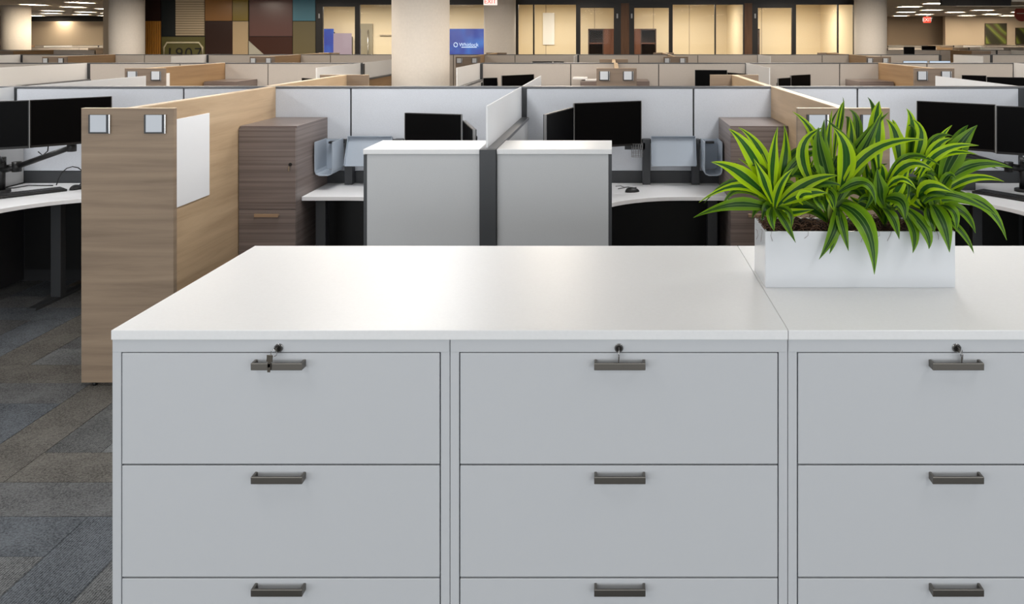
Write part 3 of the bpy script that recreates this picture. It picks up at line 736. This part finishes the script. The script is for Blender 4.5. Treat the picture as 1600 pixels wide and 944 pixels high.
def accessories(f, tag_, cup):
    s = 1 if f(1) > f(0) else -1
    def span(a, c): return sorted((f(a), f(c)))
    t = thing('tool_rail', (f(.44), 6.32, .74), 'dark uprights of the accessory rail ' + tag_, 'rail', 'accessory rails')
    for xx in (.256, .62):
        a, c = span(xx - .029, xx + .029); bx('upright', M['rail'], t, a, c, 6.285, 6.355, .74, 1.075, .002, 1)
    a, c = span(.2, .80); bx('crossbar', M['rail'], t, a, c, 6.34, 6.36, 1.04, 1.07)
    # tilted letter tray
    a, c = span(.288, .615)
    mm = Matrix.Translation(((a + c) / 2, 6.235, 1.0)) @ Matrix.Rotation(R(64), 4, 'X')
    t = thing('letter_tray', ((a + c) / 2, 6.2, .95), 'pale blue letter tray hung ' + tag_, 'tray', 'pale blue letter trays')
    wd = (c - a) / 2
    MB().box(-wd, wd, -.12, .10, -.002, .002, mm).build('floor_plate', M['tray'], t)
    MB().box(-wd, -wd + .004, -.12, .10, -.002, .030, mm).box(wd - .004, wd, -.12, .10, -.002, .030, mm).box(-wd, wd, .096, .10, -.002, .035, mm).build('rim', M['tray'], t, .001, 1)
    # open file bin
    a, c = span(.655, .785)
    t = thing('file_bin', ((a + c) / 2, 6.2, .85), 'pale blue open fronted file bin ' + tag_, 'bin', 'pale blue file bins')
    mb = MB(); r_ = .035; w2 = (c - a); y0, y1 = 6.04, 6.285
    prof = [(a, 1.085), (a, .88), (a + .01, .855), (a + .035, .845), (c - .035, .845), (c - .01, .855), (c, .88), (c, 1.085)]
    inn = [(c - .006, 1.085), (c - .006, .882), (c - .014, .861), (c - .036, .852), (a + .036, .852), (a + .014, .861), (a + .006, .882), (a + .006, 1.085)]
    loop = prof + inn
    n = len(loop)
    va = [mb.bm.verts.new((x, y0, z)) for x, z in loop]; vb = [mb.bm.verts.new((x, y1, z)) for x, z in loop]
    k = len(prof)
    for i in range(n): mb.bm.faces.new((va[i], va[(i+1) % n], vb[(i+1) % n], vb[i]))
    for i in range(k - 1):
        for vv in (va, vb): mb.bm.faces.new((vv[i], vv[i+1], vv[n-2-i], vv[n-1-i]))
    mb.build('shell', M['tray'], t)
    bx('back_plate', M['tray'], t, a + .006, c - .006, y1 - .004, y1, .86, 1.08)
    bx('hook', M['black'], t, *sorted(((a + c) / 2 + q for q in (-.03, .03))), y1 - .05, y1 - .006, 1.05, 1.065)
    if cup:
        t = thing('pen_cup', (f(.19), 6.25, .98), 'clear pen cup hung on the accessory rail by the big monitor', 'cup')
        xx = f(.185)
        mb = MB()
        for q in range(14):
            a_ = q * 2 * math.pi / 14; mb.tube([(xx + .04 * math.cos(a_), 6.24 + .04 * math.sin(a_), .955), (xx + .043 * math.cos(a_), 6.24 + .043 * math.sin(a_), 1.05)], .0012, 4)
        for zz in (.955, .985, 1.015, 1.05):
            mb.tube([(xx + .042 * math.cos(q * math.pi / 8), 6.24 + .042 * math.sin(q * math.pi / 8), zz) for q in range(16)], .0014, 4, True)
        tag(mb.build('wire_basket', M['bezel'], t), kind='stuff')
        bx('bracket', M['rail'], t, xx - .09, xx + .06, 6.285, 6.30, 1.0, 1.05)
accessories(lambda x: x, 'over the desk with the mouse', True)
accessories(lambda x: 2 * SP - x, 'next to the dark wood tower', False)

# back side of the first pod
for xc, lab in ((-2.60, 'oak divider rising behind the first wall, beside the tall column'), (1.19, 'oak divider behind the first wall, in front of a black monitor')):
    wood_tee(xc, 8.3, Y1, lab, 'oak dividers behind the first wall', hw=.235)
for xc, lab in ((SP - .0, 'frosted screen divider peeking over the first wall near its centre'), (SP - 3.77, 'long pale frosted screen divider sloping up behind the first wall over the carpet'), (SP + 3.77, 'long frosted screen divider sloping behind the first wall above the plant')):
    low_divider(xc, 8.2, Y1, lab, 'frosted dividers behind the first wall', M['lowpanel'])

# second pod
xs2a = [X(p, Y2) for p in (-140, 0, 140, 283, 420, 566)]
xs2b = [X(p, Y2) for p in (752, 892, 1029, 1167, 1311, 1447, 1584, 1722)]
partition_wall(Y2, xs2a, [xs2a[2], xs2a[5]], 'warm lit fabric partition wall of the second row, on the mural side of the column', 'long partition walls', M['fabricfar'])
partition_wall(Y2, xs2b, [xs2b[0], xs2b[3], xs2b[6]], 'warm lit fabric partition wall of the second row, on the glazed offices side of the column', 'long partition walls', M['fabricfar'])
T2 = [(-5.46, 'below the 1907 plaque'), (.055, 'alone before the offices'), (3.77, 'nearest the far EXIT sign')]
for xc, w_ in T2:
    wood_tee(xc, 9.95, Y2, 'oak divider of the second row ' + w_, 'oak dividers of the second row', hw=.235)
    for q, sd in ((-.145, 'frame-side' if xc < 0 else 'mural-side'), (.133, 'column-side' if xc < 0 else 'exit-side')):
        name_plate(xc + q, Z(118.5, 9.95), 9.948, '%s white name plate on the oak divider %s' % (sd, w_), 'name plates of the second row', .115)
for xc, lab in ((xs2a[2], 'wide cream screen divider of the second row over the first station'), (xs2a[5], 'cream screen divider of the second row just before the column, mural side'),
                (xs2b[0], 'cream screen divider of the second row just past the column'), (xs2b[3], 'white screen divider of the second row before the middle office'), (xs2b[6], 'white screen divider of the second row at the far wall side')):
    low_divider(xc, 10.1, Y2, lab, 'frosted dividers of the second row', M['lowpanel'])
for xc in (xs2a[5],):
    low_divider(xc, 13.8, Y2, 'cream screen divider over a wood panel, rising against the column', 'frosted dividers of the second row', M['oakfarlit'])
wood_tee(.03, 13.8, Y2, 'oak divider top peeking above the second row midway', 'oak dividers of the second row', hw=.23)
wood_tee(-3.0 - .7, 9.9, Y2 - .6, 'plain oak panel beside the tall column', 'oak dividers of the second row', hw=.18) if False else None
G2 = 'wood storage towers'
tower(-5.42, -4.98, 11.3, 11.96, 'dark wood tower top behind the first wall below the mural', G2, False)
tower(-.42, .01, 11.3, 11.96, 'dark wood tower with papers on top, mural side of the lone oak divider', G2, False)
tower(.10, .50, 11.3, 11.96, 'bare dark wood tower, far side of the lone oak divider', G2, False)
tower(3.28, 3.73, 11.25, 11.96, 'dark wood tower top behind the first wall before the warm lit oak divider', G2, False)
for (x0, y0b_, y1b_, lab) in ((-5.42, 10.1, 10.9, 'cream board on the oak divider below the mural'),):
    pass
for xc, sx, lab in ((-5.46, 1, 'cream board fixed to the oak divider below the 1907 plaque'), (3.77, -1, 'cream board fixed to the oak divider nearest the far EXIT sign')):
    xa = xc + sx * .0265; o = bx('whiteboard', M['paper'], None, *sorted((xa, xa + sx * .006)), 10.02, 10.45, .9, Z(116, 10.1), .001, 1); tag(o, lab, 'whiteboard')
tag(MB().box(-.36, -.12, 11.45, 11.7, 1.232, 1.25).box(-.3, -.1, 11.5, 11.8, 1.25, 1.275, Matrix.Rotation(.02, 4, 'Z')).build('paper_stack', M['paper'], None, .004, 1), 'crumpled white papers on the dark wood tower', 'papers')
G3 = 'black monitors in the second row'
for args in ((755, 11.5, 777, 11.6, 1.27, .30, 'small black monitor corner beside the cream screen past the column'), (784, 11.35, 834, 11.75, 1.31, .30, 'black monitor sloping up behind the first wall past the column'),
             (1086, 11.6, 1136, 11.55, 1.375, .32, 'tall black monitor behind the oak divider, second row'), (1137, 11.5, 1166, 11.1, 1.345, .30, 'black monitor sloping down to the white screen, second row'),
             (1216, 11.2, 1235, 11.4, 1.28, .30, 'narrow dark monitor beside the white screen'), (1236, 11.4, 1266, 11.7, 1.31, .30, 'dark monitor sloping up, before the seam of the second row'),
             (1503, 11.6, 1541, 11.45, 1.305, .30, 'black monitor low behind the white sloping screen'), (1542, 11.4, 1610, 11.2, 1.29, .32, 'wide black monitor at the frame edge, second row'),
             (472, 11.6, 491, 11.4, 1.265, .30, 'small black monitor top beside the cream screen, mural side')):
    mon_edge(*args, G3)
# desks the second-row monitors stand over
for x0, x1, lab in ((xs2a[2] + .06, T2[0][0] - .5, 'white desk of the second row at the cream screen'), (-4.95, xs2a[5] - .06, 'white desk of the second row at the column'), (xs2b[0] + .06, -.45, 'white desk of the second row past the column'), (.53, xs2b[3] - .06, 'white desk of the second row before the white screen'),
                    (xs2b[3] + .06, 3.25, 'white desk of the second row after the white screen'), (3.85, xs2b[6] - .06, 'white desk of the second row at the frame edge')):
    t = thing('straight_desk', ((x0 + x1) / 2, 11.6, 0), lab, 'desk', 'straight desks of the second row')
    bx('worktop', M['deskwhite'], t, x0, x1, 11.0, 11.95, .712, .74)
    bx('leg', M['rail'], t, x0 + .05, x0 + .11, 11.2, 11.8, 0, .712); bx('leg', M['rail'], t, x1 - .11, x1 - .05, 11.2, 11.8, 0, .712)
    bx('riser', M['black'], t, (x0 + x1) / 2 - .5, (x0 + x1) / 2 + .5, 11.75, 11.79, .74, 1.0)

# third pod
xs3 = [X(p, Y3) for p in (-60, 35, 130, 227, 325, 421, 517, 614, 709, 805, 903, 998, 1090, 1185, 1284, 1376, 1468)]
partition_wall(Y3, xs3, [xs3[1], xs3[4], xs3[7], xs3[10], xs3[13], xs3[16]], 'warm lit fabric partition wall of the third row, before the mural and offices', 'long partition walls', M['fabricfar'])
xs3b = [X(p, Y3) for p in (1490, 1548, 1640, 1740)]
partition_wall(Y3, xs3b, [xs3b[1]], 'short warm lit partition wall of the third row below the leaf painting', 'long partition walls', M['fabricfar'])
T3 = [(-10.15, 'near the far column'), (-6.37, 'below the triangle of the mural'), (-2.62, 'just past the tall column'), (1.165, 'before the middle office'), (4.86, 'before the last office')]
for xc, w_ in T3:
    wood_tee(xc, 15.5, Y3, 'oak divider of the third row ' + w_, 'oak dividers of the third row', hw=.225)
    for q, sd in ((-.16, 'mural side'), (.12, 'exit side')):
        name_plate(xc + q, Z(95, 15.5), 15.498, 'small white name plate, %s, on the oak divider %s' % (sd, w_), 'name plates of the third row', .10)
for xc, lab in ((xs3[4], 'pale cream screen of the third row below the 1907 plaque'), (xs3[13], 'cream screen of the third row beside the brown jamb'), (xs3[10], 'cream screen of the third row before the first office'), (xs3b[0], 'cream screen of the third row below the leaf painting'), (xs3[1], 'cream screen of the third row at the frame edge')):
    low_divider(xc, 15.9, Y3, lab, 'frosted dividers of the third row', M['lowpanel'])
wood_tee(-2.6, 19.2, Y3, 'oak divider top peeking out before the column by the EXIT sign', 'oak dividers of the third row', hw=.23)
wood_tee(1.165, 19.2, Y3, 'oak divider top peeking out before the bookcase office', 'oak dividers of the third row', hw=.23)
wood_tee(4.86, 19.2, Y3, 'oak divider top peeking out before the last office glass', 'oak dividers of the third row', hw=.23)
wood_tee(-6.37, 19.2, Y3, 'oak divider top peeking out before the blue reflection', 'oak dividers of the third row', hw=.23)
for args in ((1411, 16.8, 1449, 16.8, 1.345, .30, 'lit pale monitor of the third row, next to the oak divider'), (1452, 16.8, 1485, 16.8, 1.345, .30, 'lit pale monitor of the third row, below the far EXIT sign')):
    mon_edge(*args, 'lit monitors in the third row', True)
for args in ((832, 16.8, 863, 16.8, 1.335, .30, 'dark monitor top peeking over the second row before the first office'), (865, 16.8, 881, 16.7, 1.335, .30, 'small dark monitor top next to another before the first office')):
    mon_edge(*args, 'dark monitors in the third row')
for x0, x1, lab in ((xs3[10] - 1.7, xs3[10] - .06, 'third row desk before the first office'), (4.95, xs3[16] + .1, 'third row desk under the lit monitors')):
    t = thing('straight_desk', ((x0 + x1) / 2, 17, 0), lab, 'desk', 'straight desks of the third row')
    bx('worktop', M['deskwhite'], t, x0, x1, 16.5, 17.35, .712, .74)
    bx('leg', M['rail'], t, x0 + .05, x0 + .11, 16.6, 17.2, 0, .712); bx('leg', M['rail'], t, x1 - .11, x1 - .05, 16.6, 17.2, 0, .712)
    bx('riser', M['black'], t, (x0 + x1) / 2 - .6, (x0 + x1) / 2 + .6, 16.82, 16.86, .74, 1.1)

ORD = ('first', 'second', 'third', 'fourth', 'fifth')
# rows beyond, seen past the ends of the office block
for Y, xl, xr, word in ((22.9, (-21, -13.9), (7.3, 14.9), 'fourth'), (28.4, (-26, -15), (9.2, 20), 'fifth'), (33.9, (-29, -19), (11, 24), 'sixth')):
    for (a, c), side in ((xl, 'mural'), (xr, 'exit')):
        n = int((c - a) / 1.27); xs = [a + (c - a) * i / n for i in range(n + 1)]
        partition_wall(Y, xs, [xs[2], xs[-2]], 'warm lit partition wall of the %s row on the %s side of the offices' % (word, side), 'long partition walls', M['fabricfar'])
        k = 0
        for i in range(1, n, 3):
            wood_tee(xs[i] + .3, Y - 1.9, Y, 'tiny distant oak divider, %s of the %s row on the %s side' % (ORD[i // 3], word, side), 'distant oak dividers', hw=.235)
            if i + 1 < n and not (Y == 28.4 and abs(xs[i + 1] + .4 + 18.76) < .6): low_divider(xs[i + 1] + .4, Y - 1.8, Y, 'tiny distant cream screen, %s of the %s row on the %s side' % (ORD[i // 3], word, side), 'distant cream screens', M['lowpanel'])
for args in ((1412, 21.6, 1429, 21.6, 1.56, .30, 'black monitor standing tall beside the rear column'), (1440, 27, 1462, 27, 1.52, .3, 'distant dark monitor below the far EXIT sign')):
    t, mm = mon_edge(*args, 'distant dark monitors')
    xx = mm.translation.x
    bx('stand', M['black'], t, xx - .04, xx + .04, args[1] + .02, args[1] + .06, .74, 1.3)
    t = thing('straight_desk', (xx, args[1], 0), 'distant desk under the ' + args[6], 'desk', 'distant desks')
    bx('worktop', M['deskwhite'], t, xx - .25, xx + .7, args[1] - .3, args[1] + .4, .712, .74)
    bx('leg', M['rail'], t, xx - .22, xx - .17, args[1] - .2, args[1] + .3, 0, .712); bx('leg', M['rail'], t, xx + .6, xx + .65, args[1] - .2, args[1] + .3, 0, .712)

# ------------------------------------------------------------------ columns
def column(x, y, r=.4):
    o = MB().cyl(x, y, 0, CEIL, r, 48).build('column', M['column'], None, at=(x, y, 0)); o['kind'] = 'structure'; return o
column(X(657.5, Y2), Y2); column(X(781, 21.5), 21.5); column(X(1360, 21.5), 21.5); column(X(198.5, 21.3), 21.3); column(X(25, 26.8), 26.8)

# ------------------------------------------------------------------ mural wall and glazed offices
D = 22.2
def fx(px): return X(px, D)
def fz(py): return Z(py, D)
BK = 25.9
wm = struct('wall_mural', (fx(360), D, 0))
bx('backing', M['soffit'], wm, fx(170), fx(494), D + .04, D + .2, 0, CEIL)
PAN = [((224, 251), (-4, 33), (44, 30, 28)), ((252, 274), (-4, 57), (34, 40, 42)), ((320, 363), (-4, 33), (150, 106, 58)), ((363, 388), (-4, 33), (136, 116, 44)),
       ((320, 363), (33, 170), (54, 34, 27)), ((363, 388), (33, 170), (196, 172, 136)), ((389, 457), (-4, 57), (108, 76, 70)), ((389, 457), (57, 170), (70, 38, 26)),
       ((457, 493), (-4, 33), (82, 134, 152)), ((457, 493), (33, 170), (118, 108, 76)), ((252, 320), (57, 170), (104, 100, 62)), ((172, 224), (-4, 170), (120, 88, 60))]
for (a, c), (t_, b_), colr in PAN:
    bx('panel', mat('mural_panel', colr, .22), wm, fx(a) + .008, fx(c) - .008, D + random.choice((0, .008)), D + .04, max(0, fz(b_)) + .008, min(CEIL, fz(t_)) - .008)
mb = MB(); sl = mat('mural_ochre_slats', (178, 122, 52), .4)
for k in range(9):
    a = fx(225) + (fx(251) - fx(225)) * k / 9; mb.box(a + .008, a + (fx(251) - fx(225)) / 9 - .008, D - .012, D + .04, 0, fz(33))
tag(mb.build('slats', sl, wm), kind='stuff')
bx('panel', mat('mural_panel', (128, 112, 90), .7), wm, fx(274.5), fx(320) - .008, D + .005, D + .04, fz(56), CEIL - .008)
mb = MB(); wv = mat('mural_cream_weave', (196, 178, 148), .7)
for k in range(15):
    z = CEIL - .02 - k * (CEIL - .02 - fz(56)) / 15; mb.box(fx(274.5), fx(320) - .01, D - .01, D + .04, z - .05, z - .004)
tag(mb.build('woven_strips', wv, wm), kind='stuff')
mb = MB(); mb.prism([(fx(389), fz(64)), (fx(389), fz(110)), (fx(440), fz(110))], 0, .012, Matrix.Translation((0, D - .001, 0)) @ Matrix.Rotation(R(90), 4, 'X'))
mb.build('triangle', mat('mural_pale_grey', (188, 184, 168), .3), wm)
pq = lambda x, y: (fx(x), fz(y))
pts = [pq(x, y) for x, y in ((256, 74), (261, 66.5), (311, 66.5), (316.5, 74), (316.5, 104), (311, 111), (261, 111), (256, 104))]
MB().tube([(x, D - .004, z) for x, z in pts], .024, 6, True).build('plaque_border', mat('plaque_cream', (226, 216, 182), .5), wm)
text_mesh('lettering', '1907', .43, mat('plaque_black', (22, 20, 18), .5), wm, (fx(287.5), D - .004, fz(84.6)), .004, spacing=1.14)

# block walls
sbox('wall_block_left', M['wall'], fx(170) - .15, fx(170), D, BK + .2, 0, CEIL)
sbox('wall_block_right', M['office'], fx(1336), fx(1336) + .12, D + .05, BK + .2, 0, CEIL)
sbox('wall_block_back', M['office'], fx(170) - .15, fx(1336) + .12, BK, BK + .2, 0, CEIL)
sbox('wall_meeting_left', M['office'], -9.5, -9.38, D + .21, BK, 0, CEIL)
sbox('wall_meeting_right', M['office'], fx(781) - .05, fx(781) + .05, D + .1, BK, 0, CEIL)
sbox('wall_office_first', M['office'], fx(976.5) - .06, fx(976.5) + .06, D + .12, BK, 0, CEIL)
sbox('wall_office_second', M['office'], fx(1169) - .06, fx(1169) + .06, D + .12, BK, 0, CEIL)
trim = sbox('trim_1', M['frame'], fx(494), fx(1336), D - .06, D + .1, fz(5), CEIL)
def jamb(a, c, top=5, m='frame', y0=D - .03, y1=D + .06):
    o = bx('trim_2', M[m], None, fx(a), fx(c), y0, y1, 0, fz(top)); o['kind'] = 'structure'; return o
jamb(970, 983, 5, 'woodjamb'); jamb(1163, 1175, 5, 'woodjamb')
def glazing(name, a, c, mull=(), top=5, lead=3.5, tail=3.5, rail=None):
    """a framed pane (or door leaf) of the office front, px columns a..c"""
    t = struct(name, ((fx(a) + fx(c)) / 2, D, 0))
    mb = MB()
    mb.box(fx(a), fx(a + lead), D - .03, D + .05, 0, fz(top)); mb.box(fx(c - tail), fx(c), D - .03, D + .05, 0, fz(top))
    mb.box(fx(a + lead), fx(c - tail), D - .03, D + .05, fz(top) - .04, fz(top)); mb.box(fx(a + lead), fx(c - tail), D - .03, D + .05, 0, .1)
    mb.build('frame', M['frame'], t)
    for q in mull: bx('mullion', M['frame'], t, fx(q - 1.1), fx(q + 1.1), D - .02, D + .04, .1, fz(top) - .04)
    edges = [a + lead] + list(mull) + [c - tail]
    for i in range(len(edges) - 1): bx('pane', M['glass'], t, fx(edges[i]) + .01, fx(edges[i+1]) - .01, D + .005, D + .015, .1, fz(top) - .04)
    return t
def gdoor(name, a, c, top, lead, tail, hinge):
    t = glazing(name, a, c, (), top, lead, tail)
    hx = fx(c - tail / 2) if hinge > 0 else fx(a + lead / 2)
    mb = MB()
    for zz in (.35, 1.25, fz(25)): mb.box(hx - .02, hx + .02, D - .045, D - .028, zz - .06, zz + .06)
    mb.build('hinge', M['bezel'], t)
    hx = fx(a + lead / 2) if hinge > 0 else fx(c - tail / 2)
    MB().tube([(hx, D - .03, .9), (hx, D - .08, .92), (hx, D - .08, 1.2), (hx, D - .03, 1.22)], .012, 6).build('door_handle', M['bezel'], t)
    bx('top_rail', M['frame'], t, fx(a), fx(c), D - .03, D + .05, fz(top), fz(5))
    return t
gdoor('door_1', 494, 559, 8, 11, 4, -1)
glazing('window_1', 559, 760, (), 5, 3.5, 3)
glazing('window_2', 760, 808, (), 5, 2, 2)
glazing('window_3', 808, 903, (834,), 5, 2, 3)
gdoor('door_2', 903, 970, 10, 4, 11, 1)
gdoor('door_3', 983, 1048, 10, 8, 3, -1)
glazing('window_4', 1048, 1163, (1117.5,), 5, 3, 2)
gdoor('door_4', 1175, 1240, 10, 9, 3, -1)
glazing('window_5', 1240, 1336, (1309,), 5, 3.5, 3)
# inside the offices
def ox(px, d): return X(px, d)
def bookcase(x0, x1, dx, doors_right, label):
    y0, y1, zt = 25.35, BK - .01, 2.05
    t = thing('bookcase', ((x0 + x1) / 2, 25.6, 0), label, 'bookcase', 'dark wood bookcases in the offices')
    xa, xb, ca, cb = (x0, dx, dx, x1) if doors_right else (dx, x1, x0, dx)
    mb = MB(); mb.box(xa, xa + .03, y0, y1, 0, zt); mb.box(xb - .03, xb, y0, y1, 0, zt); mb.box(xa, xb, y0, y1, zt - .04, zt); mb.box(xa + .03, xb - .03, y1 - .02, y1, 0, zt - .04)
    mb.build('carcass', M['bookdark'], t)
    for zz in (.4, .8, 1.17, 1.6): bx('shelf', M['bookcase'], t, xa + .03, xb - .03, y0 + .02, y1 - .02, zz, zz + .03)
    bx('cabinet', M['bookcase'], t, ca, cb, y0 - .02, y1, 0, zt)
sc = F / 25.35
bookcase((919 - CX) / sc, fx(976.5) - .07, (943 - CX) / sc, True, 'dark wood bookcase seen through the first office door')
bookcase(fx(976.5) + .07, (1025.5 - CX) / sc, (1001 - CX) / sc, False, 'dark wood bookcase seen through the second office door')
bookcase(fx(1169) + .07, (1187 - CX) / sc, (1184 - CX) / sc, False, 'dark wood bookcase, a sliver of it in the third office doorway')
tag(bx('whiteboard', M['paper'], None, ox(848, 25.8), ox(866, 25.8), 25.86, 25.89, Z(70, 25.8), Z(20, 25.8)), 'tall bright white panel added as a reflection in the first glazed office', 'whiteboard')  # bright glass reflection built as a plain white panel
for nm_, a, c, t_, b_, m_, lab in (('lit_panel', 664, 760, 45, 110, 'bluescreen', 'large blue lit screen with white lettering beside the tall column'),
                              ('lit_panel', 500, 521, 45, 110, 'bluescreen', 'narrow blue glowing panel added as a reflection in the meeting room door'),  # screen reflection in the glass, built as a glowing panel
                              ('lit_panel', 521, 549, 52, 110, 'pinkreflection', 'pale pink glowing panel added as a reflection in the meeting room door')):  # pinkish reflection in the glass, built as a glowing panel
    y = 25.6
    t = thing(nm_, (ox((a + c) / 2, y), y, 0), lab, 'screen', 'lit screens in the meeting room')
    bx('display', M[m_], t, ox(a, y), ox(c, y), y, y + .04, Z(b_, y), Z(t_, y))
    bx('mount', M['black'], t, ox(a, y) + .05, ox(c, y) - .05, y + .04, BK - .002, Z(b_, y) + .1, Z(t_, y) - .1)
    if a == 664:
        text_mesh('lettering', 'Whitlock', .155, M['textwhite'], t, (ox(732.5, y), y - .004, Z(70, y)), .002)
        bx('tagline', M['textwhite'], t, ox(721, y), ox(745, y), y - .004, y, Z(74.4, y), Z(73.2, y))
        MB().tube([(ox(712 + 3 * math.cos(q * math.pi / 4), y), y - .004, Z(70 + 3.4 * math.sin(q * math.pi / 4), y)) for q in range(8)], .012, 5, True).build('emblem', M['textwhite'], t)
d5 = struct('door_5', (ox(572, 25.8), 25.8, 0))
bx('leaf', M['offdoor'], d5, ox(560, 25.8), ox(581.5, 25.8), 25.84, 25.89, 0, Z(37, 25.8))
MB().tube([(ox(575, 25.8), 25.84, .8), (ox(575, 25.8), 25.78, .82), (ox(575, 25.8), 25.78, 2.0), (ox(575, 25.8), 25.84, 2.02)], .014, 6).build('door_handle', M['chrome'], d5)
o = bx('trim_3', M['wall'], None, ox(592, 25.8), ox(640, 25.8), 25.82, 25.9, Z(54, 25.8) - .03, Z(54, 25.8)); o['kind'] = 'structure'
# thin joints between the wall boards of the offices
for px in (853, 929, 1021, 1077, 1190):
    o = bx('trim_4', M['walldark'], None, ox(px, BK) - .008, ox(px, BK) + .008, BK - .006, BK, .0, CEIL); o['kind'] = 'structure'
for px in (1284,):
    o = bx('trim_5', M['frame'], None, ox(1282.5, BK), ox(1284.5, BK), BK - .03, BK, 0, CEIL); o['kind'] = 'structure'
sbox('wall_office_third', M['office'], ox(1284.5, BK), ox(1284.5, BK) + .05, D + .9, BK, 0, CEIL) if False else None

# ------------------------------------------------------------------ ceiling fittings, signs, pictures
NTH = ('first', 'second', 'third', 'fourth', 'fifth', 'sixth', 'seventh', 'eighth', 'ninth', 'tenth', 'eleventh', 'twelfth', 'last')
def ceiling_light(x, y, sx, sy, label, grp):
    t = thing('ceiling_light', (x, y, CEIL - .03), label, 'ceiling light', grp)
    mb = MB(); f_ = .03; z0, z1 = CEIL - .025, CEIL
    mb.box(x - sx/2, x + sx/2, y - sy/2, y - sy/2 + f_, z0, z1); mb.box(x - sx/2, x + sx/2, y + sy/2 - f_, y + sy/2, z0, z1)
    mb.box(x - sx/2, x - sx/2 + f_, y - sy/2 + f_, y + sy/2 - f_, z0, z1); mb.box(x + sx/2 - f_, x + sx/2, y - sy/2 + f_, y + sy/2 - f_, z0, z1)
    mb.build('frame', M['troffer'], t)
    bx('diffuser', M['lamp'], t, x - sx/2 + f_, x + sx/2 - f_, y - sy/2 + f_, y + sy/2 - f_, CEIL - .018, CEIL - .004)
for i, (px, py) in enumerate(sorted(((27, 13), (54, 6.5), (82, 16), (80, 20), (56, 24), (98, 25.5), (126, 3), (115, 10), (134, 18), (128, 22), (167, 13), (172, 20), (166, 24)))):
    d = (CEIL - EYE) * F / (56 - py); ceiling_light(X(px, d), d, .45, .9, '%s lit ceiling panel from the frame edge, in the ceiling beyond the mural' % NTH[i], 'ceiling lights beyond the mural')
for i, (px, py) in enumerate(sorted(((1421, 9.6), (1415.6, 18.2), (1407, 24), (1463, 4.5), (1455.6, 14.8), (1444, 21.8), (1492, 18.4), (1510, 23.7), (1535.6, 15.1), (1550, 21.6), (1575, 23.7), (1596, 18)))):
    d = (CEIL - EYE) * F / (56 - py); ceiling_light(X(px, d), d, .7, .6, '%s lit ceiling panel from the rear column, in the ceiling over the paintings' % NTH[i], 'ceiling lights on the exit side')
o = sbox('trim_6', M['soffit'], X(20, 41.5), X(174, 41.5), 41.0, 41.4, Z(33.5, 41.5), CEIL)
so = struct('ceiling_bulkhead', (X(1530, 20), 20, CEIL))
for a, c in ((1472, 1495), (1495.4, 1521), (1521.4, 1549), (1549.4, 1580)):
    bx('panel', M['soffit'], so, X(a, 20), X(c, 20), 20, 20.12, Z(9, 20), CEIL)
bx('light_strip', M['troffer'], so, X(1495, 20), X(1625, 20), 20.02, 20.3, Z(9.6, 20), Z(8.6, 20))
bx('white_panel', M['troffer'], so, X(1581, 20), X(1650, 20), 20, 20.12, Z(2.5, 20), CEIL)
def exit_sign(px0, px1, py0, py1, d, face, letters, label):
    zb, zt = Z(py1, d), min(Z(py0, d), CEIL - .06)
    xc = (X(px0, d) + X(px1, d)) / 2
    t = thing('exit_sign', (xc, d, CEIL), label, 'exit sign', 'EXIT signs')
    bx('housing', face, t, X(px0, d), X(px1, d), d, d + .06, zb, zt)
    bx('stem', M['troffer'], t, xc - .03, xc + .03, d + .01, d + .05, zt, CEIL)
    text_mesh('lettering', 'EXIT', (zt - zb) * .86, letters, t, (xc, d - .004, (zb + zt) / 2), .002, spacing=1.0)
exit_sign(755.5, 776.5, -6, 8, 20.4, M['exitwhite'], M['exitred'], 'white EXIT sign with red letters hanging before the round column')
exit_sign(1443.5, 1454.5, 26.5, 35.5, 38, M['exitred'], M['exitwhite'], 'glowing red EXIT sign hanging before the far dim wall')
for a, c, t_, b_, lab in ((1540, 1572.5, 37, 68.5, 'square green leaf painting on the far beige wall'), (1587.5, 1620, 44, 68.5, 'dark green painting under the red disc on the far wall')):
    y = 40.95; t = thing('painting', (X((a + c) / 2, y), y, Z(b_, y)), lab, 'painting', 'leaf paintings on the far wall')
    bx('canvas', M['painting'], t, X(a, y), X(c, y), y, y + .04, Z(b_, y), Z(t_, y))
    mb = MB(); x0, x1, z0, z1 = X(a, y), X(c, y), Z(b_, y), Z(t_, y)
    mb.box(x0 - .02, x0, y - .01, y + .05, z0 - .02, z1 + .02).box(x1, x1 + .02, y - .01, y + .05, z0 - .02, z1 + .02).box(x0, x1, y - .01, y + .05, z0 - .02, z0).box(x0, x1, y - .01, y + .05, z1, z1 + .02)
    mb.build('frame', M['bookdark'], t)
y = 30; t = thing('disc_sign', (X(1597, y), y, Z(21, y)), 'round brick red sign hanging at the frame edge', 'sign')
MB().cyl(0, 0, 0, .03, .28, 40, None, Matrix.Translation((X(1597, y), y, Z(21, y))) @ Matrix.Rotation(R(90), 4, 'X')).build('disc', M['terracotta'], t)
bx('white_bar', M['troffer'], t, X(1588, y), X(1606, y), y - .036, y - .03, Z(21.6, y), Z(20.6, y))
bx('hanger', M['rail'], t, X(1597, y) - .01, X(1597, y) + .01, y - .02, y - .01, Z(21, y) + .27, CEIL)
